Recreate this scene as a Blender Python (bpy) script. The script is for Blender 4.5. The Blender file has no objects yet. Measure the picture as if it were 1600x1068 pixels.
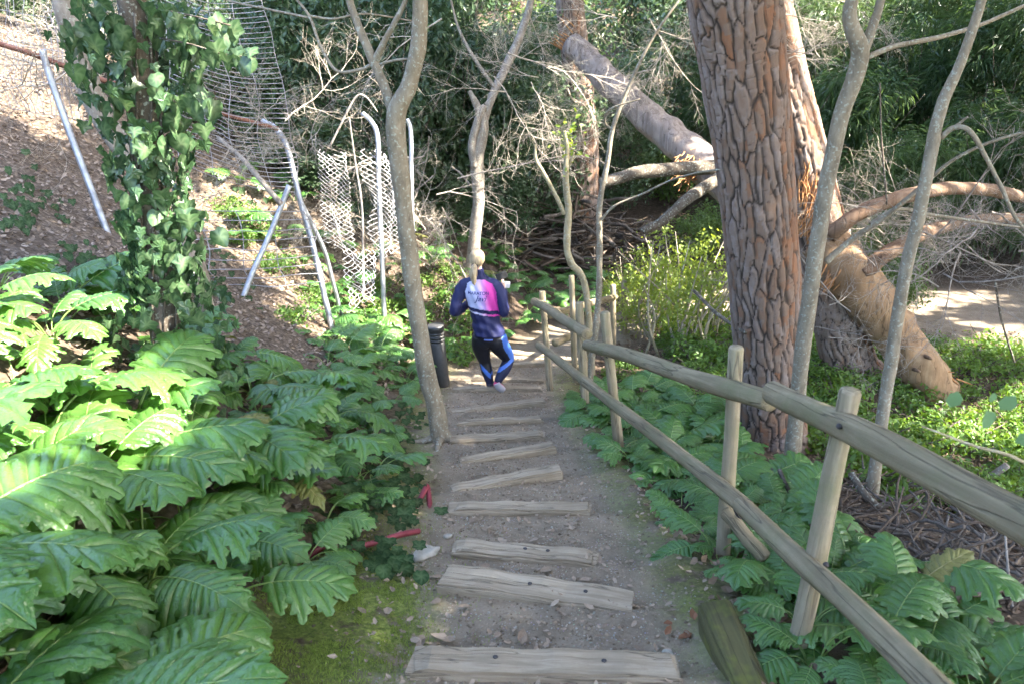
import bpy, bmesh, math, random
import numpy as np
from mathutils import Vector, Matrix, Euler
from mathutils.bvhtree import BVHTree

# ------------------------------------------------------------------ camera, sky, sun, exposure
SC = bpy.context.scene
COL = SC.collection
CZ = 4.3                      # height of the lens above the foot of the stairs
PITCH = math.radians(20.0)
FPX = 1250.0                  # focal length in photograph pixels (1600 wide)
cam_d = bpy.data.cameras.new('camera')
cam_d.sensor_width = 36.0
cam_d.lens = FPX / 1600.0 * 36.0
cam_d.clip_start = 0.05
cam_d.clip_end = 300.0
cam_d.dof.use_dof = True
cam_d.dof.focus_distance = 6.5
cam_d.dof.aperture_fstop = 4.0
cam = bpy.data.objects.new('camera', cam_d)
COL.objects.link(cam)
cam.location = (0, 0, CZ)
cam.rotation_euler = (math.pi / 2 - PITCH, 0, 0)
SC.camera = cam

SUN_EL = math.radians(47.0)
SUN_AZ = math.radians(112.0)   # clockwise from +Y: from the right, a little behind the camera
SUN = Vector((math.sin(SUN_AZ) * math.cos(SUN_EL), math.cos(SUN_AZ) * math.cos(SUN_EL), math.sin(SUN_EL)))
world = bpy.data.worlds.new('World')
SC.world = world
world.use_nodes = True
wn = world.node_tree.nodes
sky = wn.new('ShaderNodeTexSky')
sky.sky_type = 'NISHITA'
sky.sun_disc = False
sky.sun_elevation = SUN_EL
sky.sun_rotation = SUN_AZ
wn['Background'].inputs['Strength'].default_value = 0.15
sky.dust_density = 2.2
sky.ozone_density = 0.9
world.node_tree.links.new(sky.outputs[0], wn['Background'].inputs['Color'])
sun_d = bpy.data.lights.new('sun', 'SUN')
sun_d.energy = 4.0
sun_d.angle = math.radians(0.53)
sun_d.color = (1.0, 0.93, 0.82)
sun_o = bpy.data.objects.new('sun', sun_d)
COL.objects.link(sun_o)
sun_o.rotation_euler = SUN.to_track_quat('Z', 'Y').to_euler()
sun_o.location = (20, -10, 25)

SC.view_settings.view_transform = 'Standard'
SC.view_settings.look = 'None'
SC.view_settings.exposure = 3.6
SC.view_settings.gamma = 1.0
SC.view_settings.use_curve_mapping = False
SC.render.engine = 'CYCLES'
SC.cycles.use_denoising = True
SC.cycles.max_bounces = 4
SC.cycles.use_adaptive_sampling = True
SC.cycles.adaptive_threshold = 0.03
SC.cycles.diffuse_bounces = 2
SC.cycles.glossy_bounces = 2
SC.cycles.transmission_bounces = 2
SC.cycles.use_light_tree = False
SC.render.use_persistent_data = False
SC.cycles.transparent_max_bounces = 4
SC.cycles.caustics_reflective = False
SC.cycles.caustics_refractive = False

rng = np.random.default_rng(7)
R = random.Random(11)

# ------------------------------------------------------------------ small helpers
def tag(o, label=None, cat=None, group=None, kind=None):
    if label: o['label'] = label
    if cat: o['category'] = cat
    if group: o['group'] = group
    if kind: o['kind'] = kind
    return o

def link(o, parent=None):
    COL.objects.link(o)
    if parent is not None: o.parent = parent
    return o

def empty(name, loc=(0, 0, 0), rz=0.0):
    o = bpy.data.objects.new(name, None)
    o.empty_display_size = 0.1
    o.location = loc
    o.rotation_euler = (0, 0, rz)
    return link(o)

def P(px, py, Y):
    """World point seen at photograph pixel (px,py) at forward distance Y."""
    u = (px - 800.0) / FPX
    v = (534.0 - py) / FPX
    dy = math.cos(PITCH) + v * math.sin(PITCH)
    dz = -math.sin(PITCH) + v * math.cos(PITCH)
    t = Y / dy
    return Vector((u * t, Y, CZ + dz * t))

_perm = rng.random((512, 512))
def vnoise(x, y):
    x = np.asarray(x, float); y = np.asarray(y, float)
    xi = np.floor(x).astype(int); yi = np.floor(y).astype(int)
    fx = x - xi; fy = y - yi
    fx = fx * fx * (3 - 2 * fx); fy = fy * fy * (3 - 2 * fy)
    a = _perm[xi % 512, yi % 512]; b = _perm[(xi + 1) % 512, yi % 512]
    c = _perm[xi % 512, (yi + 1) % 512]; d = _perm[(xi + 1) % 512, (yi + 1) % 512]
    return (a * (1 - fx) + b * fx) * (1 - fy) + (c * (1 - fx) + d * fx) * fy
def fbm(x, y, o=3):
    s = 0; a = .5
    for k in range(o):
        s = s + a * (vnoise(x * 2 ** k + 17 * k, y * 2 ** k + 5 * k) - .5); a *= .5
    return s * 2
def sstep(a, b, x):
    t = np.clip((np.asarray(x, float) - a) / (b - a), 0, 1)
    return t * t * (3 - 2 * t)

# ------------------------------------------------------------------ terrain
def base(y):
    y = np.asarray(y, float)
    a = 2.296 - .207 * y
    k = .12
    return np.where(a > k * 4, a, k * np.log1p(np.exp(np.clip(a / k, -30, 30)))) + .08
def cx(y):
    return np.interp(y, [-4, 2.9, 4.8, 6.2, 9, 10.2, 11.2, 12.2], [.3, .16, .07, -.05, -.18, -.02, .5, 1.6])

# end points of the timber steps in photograph pixels: left, right, depth of the timber
STEPS = [((640, 1046), (1064, 1056), .175), ((688, 916), (990, 945), .19), ((708, 865), (935, 878), .15),
         ((700, 799), (925, 801), .13), ((703, 765), (878, 744), .13), ((716, 722), (868, 705), .12),
         ((700, 690), (852, 686), .14), ((712, 664), (850, 660), .10), ((704, 644), (852, 634), .12),
         ((706, 611), (848, 611), .11), ((736, 594), (850, 597), .12), ((760, 575), (858, 571), .12),
         ((795, 553), (858, 558), .12)]
def on_base(px, py):
    lo, hi = 1.0, 40.0
    for _ in range(50):
        m = (lo + hi) / 2
        if P(px, py, m).z > float(base(m)): lo = m
        else: hi = m
    return P(px, py, lo)
STEP_PTS = [(on_base(*a), on_base(*b), w) for a, b, w in STEPS]

def H0(x, y):
    """Smooth ground, without steps."""
    x = np.asarray(x, float); y = np.asarray(y, float)
    b = base(y); c = cx(y)
    apron = .75 + .45 * sstep(4.8, 3.4, y) + .15 * sstep(9, 11, y)
    dl = np.maximum(c - apron - x, 0)
    far = np.maximum(dl - 6.0, 0)
    left = .64 * dl * dl / (dl + .45) - .30 * far
    dr = np.maximum(x - (c + .85), 0)
    drop = np.minimum(.2 * dr, np.maximum(b - .15, 0))
    drop = drop * sstep(11, 8, y)
    hill = .46 * np.maximum(y - 17.0, 0) ** 2 / (np.maximum(y - 17.0, 0) + 2.0)
    right = .5 * np.maximum(x - 8.6, 0) ** 2 / (np.maximum(x - 8.6, 0) + 1.5) * sstep(6, 11, y)
    hump = .12 * fbm(x * .6, y * .6, 2) * sstep(.7, 1.6, np.abs(x - c))
    return b + left * sstep(26, 15, y) + hill - drop + right + hump + sstep(26, 15, y) * 0

def H(x, y):
    x = np.asarray(x, float); y = np.asarray(y, float)
    z = H0(x, y)
    c = cx(y)
    w = sstep(.86, .6, np.abs(x - c)) * sstep(11.2, 10.2, y) * sstep(1.2, 2.0, y)
    ys = []
    for a, b_, _ in STEP_PTS:
        t = np.clip((x - a.x) / (b_.x - a.x), -.4, 1.4)
        ys.append(a.y + (b_.y - a.y) * t)
    prev = ys[0] * 0 + 2.2
    zs = z.copy() if hasattr(z, 'copy') else z
    st = np.array(z, float)
    allY = [prev] + ys
    for i in range(len(allY) - 1):
        y0, y1 = allY[i], allY[i + 1]
        t = np.clip((y - y0) / np.maximum(y1 - y0, .05), 0, 1)
        inside = (y >= y0) & (y < y1)
        zz = base(y1) + .02 * (1 - t) + .004
        rise = sstep(0.07, .12, y - y0)          # keep the soil under a timber up to its lip
        zz = zz * rise + (base(y0) - .05) * (1 - rise)
        st = np.where(inside, zz, st)
    z = z * (1 - w) + st * w
    z = z + (.012 * fbm(x * 7, y * 7, 3) + .02 * fbm(x * 2.1, y * 2.1, 2)) * (1 - .6 * w)
    return z
def Hs(x, y): return float(H(np.array([x]), np.array([y]))[0])
def PG(px, py, add=0.0):
    """Where the ray through a photograph pixel meets the ground."""
    Ys = np.arange(1.2, 60, .03)
    u = (px - 800.0) / FPX; v = (534.0 - py) / FPX
    dy = math.cos(PITCH) + v * math.sin(PITCH); dz = -math.sin(PITCH) + v * math.cos(PITCH)
    t = Ys / dy
    z = CZ + dz * t
    g = H0(u * t, Ys) + add
    k = np.argmax(z < g)
    return Vector((u * t[k], Ys[k], float(g[k])))

# ------------------------------------------------------------------ node materials
class NM:
    def __init__(s, name):
        s.m = bpy.data.materials.new(name); s.m.use_nodes = True
        s.t = s.m.node_tree; s.t.nodes.clear()
        s.out = s.t.nodes.new('ShaderNodeOutputMaterial')
        s.b = s.n('ShaderNodeBsdfPrincipled')
        s.l(s.b.outputs[0], s.out.inputs[0])
    def n(s, typ, **kw):
        o = s.t.nodes.new(typ)
        for k, v in kw.items(): setattr(o, k, v)
        return o
    def l(s, a, b): s.t.links.new(a, b)
    def v(s, x): return x
    def setin(s, node, key, val):
        if hasattr(val, 'is_output') or isinstance(val, bpy.types.NodeSocket): s.l(val, node.inputs[key])
        else: node.inputs[key].default_value = val
    def coord(s, kind='Object', scale=(1, 1, 1)):
        tc = s.n('ShaderNodeTexCoord'); mp = s.n('ShaderNodeMapping')
        mp.inputs['Scale'].default_value = scale
        s.l(tc.outputs[kind], mp.inputs[0]); return mp.outputs[0]
    def noise(s, vec, scale, detail=4, rough=.6, out='Fac', dist=0):
        o = s.n('ShaderNodeTexNoise'); s.l(vec, o.inputs['Vector'])
        o.inputs['Scale'].default_value = scale; o.inputs['Detail'].default_value = detail
        o.inputs['Roughness'].default_value = rough; o.inputs['Distortion'].default_value = dist
        return o.outputs[out]
    def voro(s, vec, scale, feature='F1', out='Distance'):
        o = s.n('ShaderNodeTexVoronoi', feature=feature); s.l(vec, o.inputs['Vector'])
        o.inputs['Scale'].default_value = scale; return o.outputs[out]
    def ramp(s, fac, stops, interp='LINEAR'):
        o = s.n('ShaderNodeValToRGB'); o.color_ramp.interpolation = interp
        e = o.color_ramp.elements
        while len(e) < len(stops): e.new(.5)
        for i, (p, c) in enumerate(stops):
            e[i].position = p; e[i].color = (*c, 1) if len(c) == 3 else c
        s.l(fac, o.inputs[0]); return o.outputs[0]
    def mix(s, fac, a, b, mode='MIX'):
        o = s.n('ShaderNodeMix', data_type='RGBA', blend_type=mode)
        s.setin(o, 0, fac)
        for i, val in ((6, a), (7, b)):
            if isinstance(val, (tuple, list)): o.inputs[i].default_value = (*val[:3], 1)
            else: s.l(val, o.inputs[i])
        return o.outputs[2]
    def math(s, op, a, b=0.0, clamp=False):
        o = s.n('ShaderNodeMath', operation=op, use_clamp=clamp)
        s.setin(o, 0, a); s.setin(o, 1, b); return o.outputs[0]
    def attr(s, name, out='Fac'):
        o = s.n('ShaderNodeAttribute'); o.attribute_name = name; return o.outputs[out]
    def rnd(s): return s.n('ShaderNodeObjectInfo').outputs['Random']
    def bump(s, h, strength=.4, dist=.01):
        o = s.n('ShaderNodeBump'); o.inputs['Strength'].default_value = strength
        o.inputs['Distance'].default_value = dist; s.l(h, o.inputs['Height'])
        s.l(o.outputs[0], s.b.inputs['Normal'])
    def fin(s, col, rough=.6, spec=.5, metal=0):
        s.setin(s.b, 'Base Color', (*col, 1) if isinstance(col, tuple) else col)
        s.setin(s.b, 'Roughness', rough); s.setin(s.b, 'Specular IOR Level', spec); s.setin(s.b, 'Metallic', metal)
        return s.m

def leaf_mat(name, c1, c2, vein=None, rough=.42, trans=.35, tcol=None, spec=.5, pucker=0, wide=True):
    k = NM(name)
    f = k.math('ADD', k.math('MULTIPLY', k.rnd(), .5), k.math('MULTIPLY', k.attr('tint'), .6), True)
    vec = k.coord('Object')
    f = k.math('ADD', f, k.math('MULTIPLY', k.math('SUBTRACT', k.noise(vec, 9, 3), .5), .7), True)
    col = k.mix(f, c1, c2)
    if vein: col = k.mix(k.attr('vein'), col, vein)
    if pucker:
        ve = k.voro(vec, 55, 'DISTANCE_TO_EDGE'); k.bump(k.math('ADD', k.math('MULTIPLY', k.math('MINIMUM', ve, .35), 1.6), k.noise(vec, 40, 3)), pucker, .007)
        col = k.mix(k.ramp(ve, [(.0, (.16, .16, .16)), (.05, (0, 0, 0))]), col, tuple(min(1, c * 1.7) for c in c2))
    k.fin(col, rough, spec)
    tr = k.n('ShaderNodeBsdfTranslucent')
    hs = k.n('ShaderNodeHueSaturation'); k.l(col, hs.inputs['Color'])
    hs.inputs['Hue'].default_value = .475; hs.inputs['Saturation'].default_value = 1.15; hs.inputs['Value'].default_value = 1.7
    k.l(hs.outputs[0], tr.inputs['Color'])
    mx = k.n('ShaderNodeMixShader'); mx.inputs[0].default_value = trans
    k.l(k.b.outputs[0], mx.inputs[1]); k.l(tr.outputs[0], mx.inputs[2]); k.l(mx.outputs[0], k.out.inputs[0])
    return k.m

M = {}
def make_materials():
    # ground
    k = NM('ground_soil'); vec = k.coord('Object')
    soil = k.ramp(k.noise(vec, 5, 6, .65), [(.3, (.135, .10, .066)), (.5, (.23, .178, .122)), (.72, (.325, .258, .18))])
    peb = k.voro(vec, 60, 'F1', 'Distance')
    soil = k.mix(k.math('MULTIPLY', k.noise(vec, 140, 4, .8), .75), soil, k.mix(k.noise(vec, 60, 3, .7), (.07, .055, .04), (.45, .38, .29)))
    pebc = k.voro(vec, 60, 'F1', 'Color')
    pm = k.math('MULTIPLY', k.math('LESS_THAN', peb, .27), k.math('GREATER_THAN', k.noise(vec, 11, 2), .52))
    soil = k.mix(k.math('MULTIPLY', pm, .65), soil, k.mix(.8, pebc, (.36, .32, .26), 'MIX'))
    dark = k.ramp(k.noise(vec, 14, 5, .7), [(.25, (.028, .02, .014)), (.5, (.085, .06, .042)), (.75, (.17, .125, .09))])
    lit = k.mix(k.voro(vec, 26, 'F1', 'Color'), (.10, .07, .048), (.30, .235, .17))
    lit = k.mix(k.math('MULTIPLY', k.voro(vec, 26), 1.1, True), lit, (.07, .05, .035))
    moss = k.ramp(k.noise(vec, 38, 5, .7), [(.28, (.045, .06, .018)), (.5, (.16, .20, .04)), (.75, (.30, .34, .09))])
    col = k.mix(k.attr('dirt'), dark, soil)
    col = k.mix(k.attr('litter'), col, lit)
    mossf = k.math('MULTIPLY', k.attr('moss'), k.ramp(k.noise(vec, 7, 5, .7), [(.38, (0, 0, 0)), (.5, (1, 1, 1))]), True)
    col = k.mix(mossf, col, moss)
    hgt = k.math('ADD', k.math('ADD', k.noise(vec, 30, 6, .7), k.math('MULTIPLY', k.noise(vec, 130, 4, .8), .6)), k.math('MULTIPLY', pm, .4))
    k.bump(k.math('ADD', hgt, k.math('MULTIPLY', k.noise(vec, 120, 3), k.math('MULTIPLY', mossf, .8))), .8, .02)
    M['ground'] = k.fin(col, .95, .2)

    def wood(name, c0, c1, c2, axis=0, scale=1.0, green=None, rough=.85):
        k = NM(name)
        sc = [26, 26, 26]; sc[axis] = 1.6
        vec = k.coord('Object', tuple(s * scale for s in sc)); vo = k.coord('Object')
        rn = k.n('ShaderNodeVectorMath', operation='ADD'); k.l(vec, rn.inputs[0])
        cmb = k.n('ShaderNodeCombineXYZ'); k.l(k.math('MULTIPLY', k.rnd(), 40), cmb.inputs[0]); k.l(k.math('MULTIPLY', k.rnd(), 91), cmb.inputs[1])
        k.l(cmb.outputs[0], rn.inputs[1])
        g = k.noise(rn.outputs[0], 1.0, 6, .65, dist=.6)
        col = k.ramp(g, [(.28, c0), (.5, c1), (.72, c2)])
        patch = k.noise(vo, 5, 4, .6)
        col = k.mix(k.ramp(patch, [(.45, (0, 0, 0)), (.7, (.45, .45, .45))]), col, tuple(x * .55 for x in c1))
        if green: col = k.mix(k.ramp(k.noise(vo, 3.2, 4, .7), [(.45, (0, 0, 0)), (.68, (.7, .7, .7))]), col, green)
        crack = k.ramp(k.noise(rn.outputs[0], .55, 3, .5), [(.485, (1, 1, 1)), (.5, (0, 0, 0)), (.515, (1, 1, 1))])
        col = k.mix(k.math('MULTIPLY', k.math('SUBTRACT', 1.0, crack), .7), col, (.03, .025, .02))
        kn = k.voro(k.coord('Object', tuple(2.2 if q == axis else 5.5 for q in range(3))), 1.0)
        col = k.mix(k.ramp(kn, [(.05, (.85, .85, .85)), (.11, (0, 0, 0))]), col, tuple(x * .35 for x in c0))
        fine = k.noise(vo, 70, 4, .75)
        col = k.mix(k.math('MULTIPLY', fine, .45), col, tuple(x * .6 for x in c1))
        k.bump(k.math('ADD', k.math('ADD', g, k.math('MULTIPLY', crack, .8)), k.math('MULTIPLY', fine, .5)), .7, .007)
        return k.fin(col, rough, .25)
    M['step'] = wood('weathered_step_wood', (.16, .122, .08), (.31, .248, .172), (.45, .38, .28))
    M['rail'] = wood('weathered_round_wood', (.135, .104, .06), (.25, .198, .12), (.36, .295, .19), 0, .8, (.15, .15, .07))
    M['post'] = wood('weathered_post_wood', (.15, .12, .075), (.285, .23, .15), (.41, .345, .24), 2, .8, (.17, .17, .08))
    M['beam'] = wood('mossy_beam_wood', (.05, .045, .02), (.10, .09, .035), (.15, .14, .06), 0, .8, (.22, .26, .02))
    M['stripped'] = wood('stripped_log_wood', (.17, .095, .05), (.32, .20, .11), (.44, .31, .195), 2, .4, (.16, .10, .06))
    M['splinter'] = wood('fresh_splinter_wood', (.26, .11, .045), (.44, .21, .085), (.56, .35, .18), 2, 1.0)
    M['oldlog'] = wood('grey_log_wood', (.13, .10, .085), (.26, .215, .19), (.38, .33, .30), 2, .5)
    M['deadwood'] = wood('dead_twig_wood', (.17, .14, .12), (.31, .27, .23), (.46, .41, .36), 2, .6)
    M['brush'] = wood('grey_brush_wood', (.07, .055, .045), (.145, .12, .10), (.25, .215, .185), 2, .6)  # darker than the dead twigs, standing in for shadow gaps in the heaps
    M['brushbrown'] = wood('brown_brush_wood', (.05, .035, .025), (.11, .08, .058), (.19, .145, .11), 2, .6)
    M['paledead'] = wood('bleached_twig_wood', (.30, .25, .19), (.46, .40, .32), (.60, .54, .45), 2, .6)
    M['brownbranch'] = wood('brown_branch_wood', (.10, .06, .04), (.20, .125, .08), (.28, .20, .14), 2, .5)

    def bark(name, c0, c1, c2, s=1.0, lichen=(.34, .36, .30)):
        k = NM(name); vec = k.coord('Object', (9 * s, 9 * s, 3.5 * s)); vo = k.coord('Object')
        g = k.noise(vec, 1.6, 6, .7)
        col = k.ramp(g, [(.3, c0), (.52, c1), (.75, c2)])
        sp = k.ramp(k.noise(vo, 38 * s, 3, .6), [(.56, (0, 0, 0)), (.66, (.75, .75, .75))])
        col = k.mix(sp, col, lichen)
        rings = k.noise(k.coord('Object', (4, 4, 60)), 1.0, 2)
        k.bump(k.math('ADD', g, k.math('MULTIPLY', rings, .4)), .5, .008)
        return k.fin(col, .85, .25)
    M['young'] = bark('smooth_grey_bark', (.12, .098, .07), (.215, .18, .13), (.305, .262, .195))
    M['pale'] = bark('pale_grey_bark', (.13, .105, .082), (.225, .19, .155), (.33, .285, .24))
    M['darkbark'] = bark('dark_bark', (.045, .035, .027), (.10, .08, .06), (.17, .14, .11))
    M['lopped'] = bark('yellow_green_bark', (.17, .14, .085), (.29, .245, .15), (.40, .35, .24))

    k = NM('pine_bark_plates'); vec = k.coord('Object')
    pid = k.attr('plate'); hh = k.attr('high')
    col = k.ramp(pid, [(.0, (.15, .085, .055)), (.22, (.27, .125, .065)), (.4, (.20, .14, .105)), (.62, (.24, .19, .165)), (1., (.30, .255, .235))])
    col = k.mix(k.ramp(k.noise(k.coord('Object', (14, 14, 8)), 1.3, 5, .7), [(.35, (0, 0, 0)), (.7, (.75, .75, .75))]), col, (.19, .125, .09))
    col = k.mix(k.ramp(hh, [(.05, (1, 1, 1)), (.8, (0, 0, 0))]), col, (.062, .047, .038))
    k.bump(k.noise(k.coord('Object', (1, 1, .45)), 42, 7, .8), .9, .014)
    M['pinebark'] = k.fin(col, .9, .2)

    M['acanthus'] = leaf_mat('acanthus_leaf', (.048, .132, .028), (.108, .225, .042), (.20, .30, .09), .30, .30, pucker=.4, spec=.7)
    M['oldleaf'] = leaf_mat('acanthus_old_leaf', (.12, .14, .03), (.22, .19, .06), (.28, .26, .11), .5, .25, pucker=.5)
    M['acanthus_far'] = leaf_mat('acanthus_leaf_far', (.042, .12, .022), (.105, .21, .04), (.24, .34, .11), .4, .36)
    M['ivy'] = leaf_mat('ivy_leaf', (.024, .058, .026), (.064, .118, .046), (.14, .20, .10), .32, .24)
    M['shrub_dark'] = leaf_mat('shrub_leaf_dark', (.024, .052, .024), (.066, .11, .044), None, .4, .30)
    M['shrub_mid'] = leaf_mat('shrub_leaf_mid', (.05, .10, .025), (.13, .20, .05), None, .42, .35)
    M['bamboo'] = leaf_mat('narrow_leaf', (.028, .062, .024), (.078, .13, .042), None, .38, .33)
    M['herb'] = leaf_mat('herb_leaf', (.055, .125, .022), (.135, .225, .045), None, .45, .4)
    M['yellowleaf'] = leaf_mat('spring_leaf', (.11, .19, .03), (.22, .28, .06), None, .45, .42)
    M['sprig'] = leaf_mat('round_sprig_leaf', (.10, .19, .09), (.14, .24, .11), None, .4, .35)
    M['needle'] = leaf_mat('canopy_leaf', (.022, .05, .016), (.05, .09, .03), None, .5, .12)
    M['dryleaf'] = leaf_mat('dry_leaf', (.11, .07, .045), (.36, .28, .20), None, .75, .1, spec=.2)
    M['dryleaf_pale'] = leaf_mat('dry_leaf_pale', (.13, .095, .068), (.36, .29, .225), None, .75, .1, spec=.2)
    M['dryleaf_path'] = leaf_mat('dry_leaf_path', (.11, .076, .05), (.38, .30, .22), None, .75, .1, spec=.2)
    M['rustleaf'] = leaf_mat('rust_leaf', (.15, .07, .04), (.25, .12, .06), None, .7, .1, spec=.2)
    M['yellow_fallen'] = leaf_mat('yellow_fallen_leaf', (.55, .38, .04), (.65, .45, .06), None, .6, .15)
    M['mossblade'] = leaf_mat('moss_blade', (.09, .14, .025), (.26, .34, .08), None, .7, .25, spec=.2)

    k = NM('galvanised_steel'); vec = k.coord('Object')
    M['metal'] = k.fin(k.ramp(k.noise(vec, 9, 5, .7), [(.3, (.22, .23, .25)), (.6, (.40, .42, .45)), (.8, (.50, .51, .53))]), k.math('ADD', .38, k.math('MULTIPLY', k.noise(vec, 20), .2)), .5, .6)
    k = NM('rusty_steel'); vec = k.coord('Object')
    k.bump(k.noise(vec, 60, 4), .4, .004)
    M['rust'] = k.fin(k.ramp(k.noise(vec, 14, 5, .7), [(.3, (.10, .045, .03)), (.55, (.20, .095, .065)), (.8, (.27, .16, .12))]), .9, .2)
    k = NM('sunlit_chain_wire'); vec = k.coord('Object')
    M['wire'] = k.fin(k.ramp(k.noise(vec, 3, 3), [(.35, (.42, .41, .42)), (.7, (.68, .67, .66))]), .5, .5, .3)  # chain-link tone raised above the panel wire to look sunlit
    k = NM('dull_panel_wire'); vec = k.coord('Object')
    M['wire_dull'] = k.fin(k.ramp(k.noise(vec, 3, 3), [(.35, (.20, .185, .19)), (.7, (.40, .39, .41))]), .6, .4, .2)
    k = NM('black_plastic'); vec = k.coord('Object')
    M['black'] = k.fin(k.ramp(k.noise(vec, 8, 5, .7), [(.3, (.022, .022, .023)), (.7, (.06, .058, .055))]), .45, .5)
    k = NM('red_plastic_hose'); vec = k.coord('Object')
    M['red'] = k.fin(k.ramp(k.noise(vec, 12, 4, .7), [(.3, (.16, .02, .03)), (.7, (.27, .05, .06))]), .5, .4)
    k = NM('pale_stone'); vec = k.coord('Object')
    k.bump(k.noise(vec, 25, 5), .5, .01)
    M['stone'] = k.fin(k.ramp(k.noise(vec, 9, 5, .7), [(.3, (.23, .21, .17)), (.7, (.40, .37, .31))]), .9, .2)
    k = NM('bolt_iron'); vec = k.coord('Object')
    M['bolt'] = k.fin(k.ramp(k.noise(vec, 40, 3), [(.3, (.03, .028, .03)), (.7, (.09, .08, .08))]), .7, .3, .4)
    k = NM('jacket_fabric'); vec = k.coord('Object')
    k.bump(k.noise(vec, 14, 4), .35, .02)
    M['jacket'] = k.fin(k.mix(k.math('MULTIPLY', k.noise(vec, 60, 2), .12), k.attr('paint', 'Color'), (.02, .02, .05)), .6, .3)
    k = NM('legging_fabric'); vec = k.coord('Object')
    k.bump(k.noise(vec, 18, 3), .2, .01)
    M['legging'] = k.fin(k.mix(k.math('MULTIPLY', k.noise(vec, 60, 2), .1), k.attr('paint', 'Color'), (.02, .02, .03)), .55, .35)
    k = NM('skin'); vec = k.coord('Object')
    M['skin'] = k.fin(k.ramp(k.noise(vec, 14, 3), [(.3, (.50, .30, .22)), (.7, (.60, .38, .29))]), .55, .35)
    k = NM('blond_hair'); vec = k.coord('Object', (70, 70, 7))
    g = k.noise(vec, 1.0, 4, .7); k.bump(g, .6, .006)
    M['hair'] = k.fin(k.ramp(g, [(.3, (.20, .14, .08)), (.55, (.36, .28, .17)), (.8, (.50, .42, .29))]), .45, .4)
    k = NM('shoe_mesh'); vec = k.coord('Object')
    M['shoe'] = k.fin(k.mix(k.attr('paint', 'Fac'), (.36, .35, .38), (.55, .06, .16)), .6, .3)
    k = NM('dark_shoe'); vec = k.coord('Object')
    M['shoe_dark'] = k.fin(k.ramp(k.noise(vec, 30), [(.3, (.02, .018, .03)), (.7, (.06, .05, .07))]), .6, .3)
    k = NM('print_ink'); vec = k.coord('Object')
    M['ink'] = k.fin(k.ramp(k.noise(vec, 30), [(.3, (.03, .035, .16)), (.7, (.05, .06, .22))]), .6, .2)
    k = NM('phone_shell'); vec = k.coord('Object')
    M['phone'] = k.fin(k.ramp(k.noise(vec, 30), [(.3, (.012, .012, .013)), (.7, (.03, .03, .03))]), .3, .5)
    k = NM('white_cloth'); vec = k.coord('Object')
    M['white'] = k.fin(k.ramp(k.noise(vec, 12), [(.3, (.40, .38, .39)), (.7, (.52, .50, .50))]), .8, .2)
make_materials()

# ------------------------------------------------------------------ mesh helpers
def bulk(name, V, F, mat, parent=None, attrs=None, smooth=True, cols=None, obj=True):
    """Fast mesh from arrays: F is a list of (m,k) int arrays."""
    me = bpy.data.meshes.new(name)
    V = np.asarray(V, np.float32)
    if not isinstance(F, list): F = [F]
    F = [np.asarray(f, np.int32) for f in F if len(f)]
    me.vertices.add(len(V)); me.vertices.foreach_set('co', V.ravel())
    li = np.concatenate([f.ravel() for f in F]); tot = np.concatenate([np.full(len(f), f.shape[1], np.int32) for f in F])
    st = np.concatenate([[0], np.cumsum(tot)[:-1]]).astype(np.int32)
    me.loops.add(len(li)); me.loops.foreach_set('vertex_index', li)
    me.polygons.add(len(tot)); me.polygons.foreach_set('loop_start', st)
    try: me.polygons.foreach_set('loop_total', tot)
    except Exception: pass
    me.polygons.foreach_set('use_smooth', np.full(len(tot), smooth, bool))
    me.update(calc_edges=True)
    for k, v in (attrs or {}).items():
        a = me.attributes.new(k, 'FLOAT', 'POINT'); a.data.foreach_set('value', np.asarray(v, np.float32))
    for k, v in (cols or {}).items():
        a = me.attributes.new(k, 'FLOAT_COLOR', 'POINT')
        vv = np.ones((len(V), 4), np.float32); vv[:, :3] = v
        a.data.foreach_set('color', vv.ravel())
    if mat is not None: me.materials.append(mat)
    if not obj: return me
    return link(bpy.data.objects.new(name, me), parent)

def crom(pts, n):
    """Catmull-Rom resample of points and radii (array of 4 columns)."""
    p = np.asarray(pts, float)
    if len(p) == 2:
        t = np.linspace(0, 1, n)[:, None]; return p[0] * (1 - t) + p[1] * t
    q = np.vstack([2 * p[0] - p[1], p, 2 * p[-1] - p[-2]])
    out = []
    T = np.linspace(0, len(p) - 1 - 1e-6, n)
    for t in T:
        i = int(t); f = t - i
        a, b, c, d = q[i:i + 4]
        out.append(.5 * ((2 * b) + (c - a) * f + (2 * a - 5 * b + 4 * c - d) * f * f + (3 * b - a - 3 * c + d) * f ** 3))
    return np.array(out)

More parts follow.
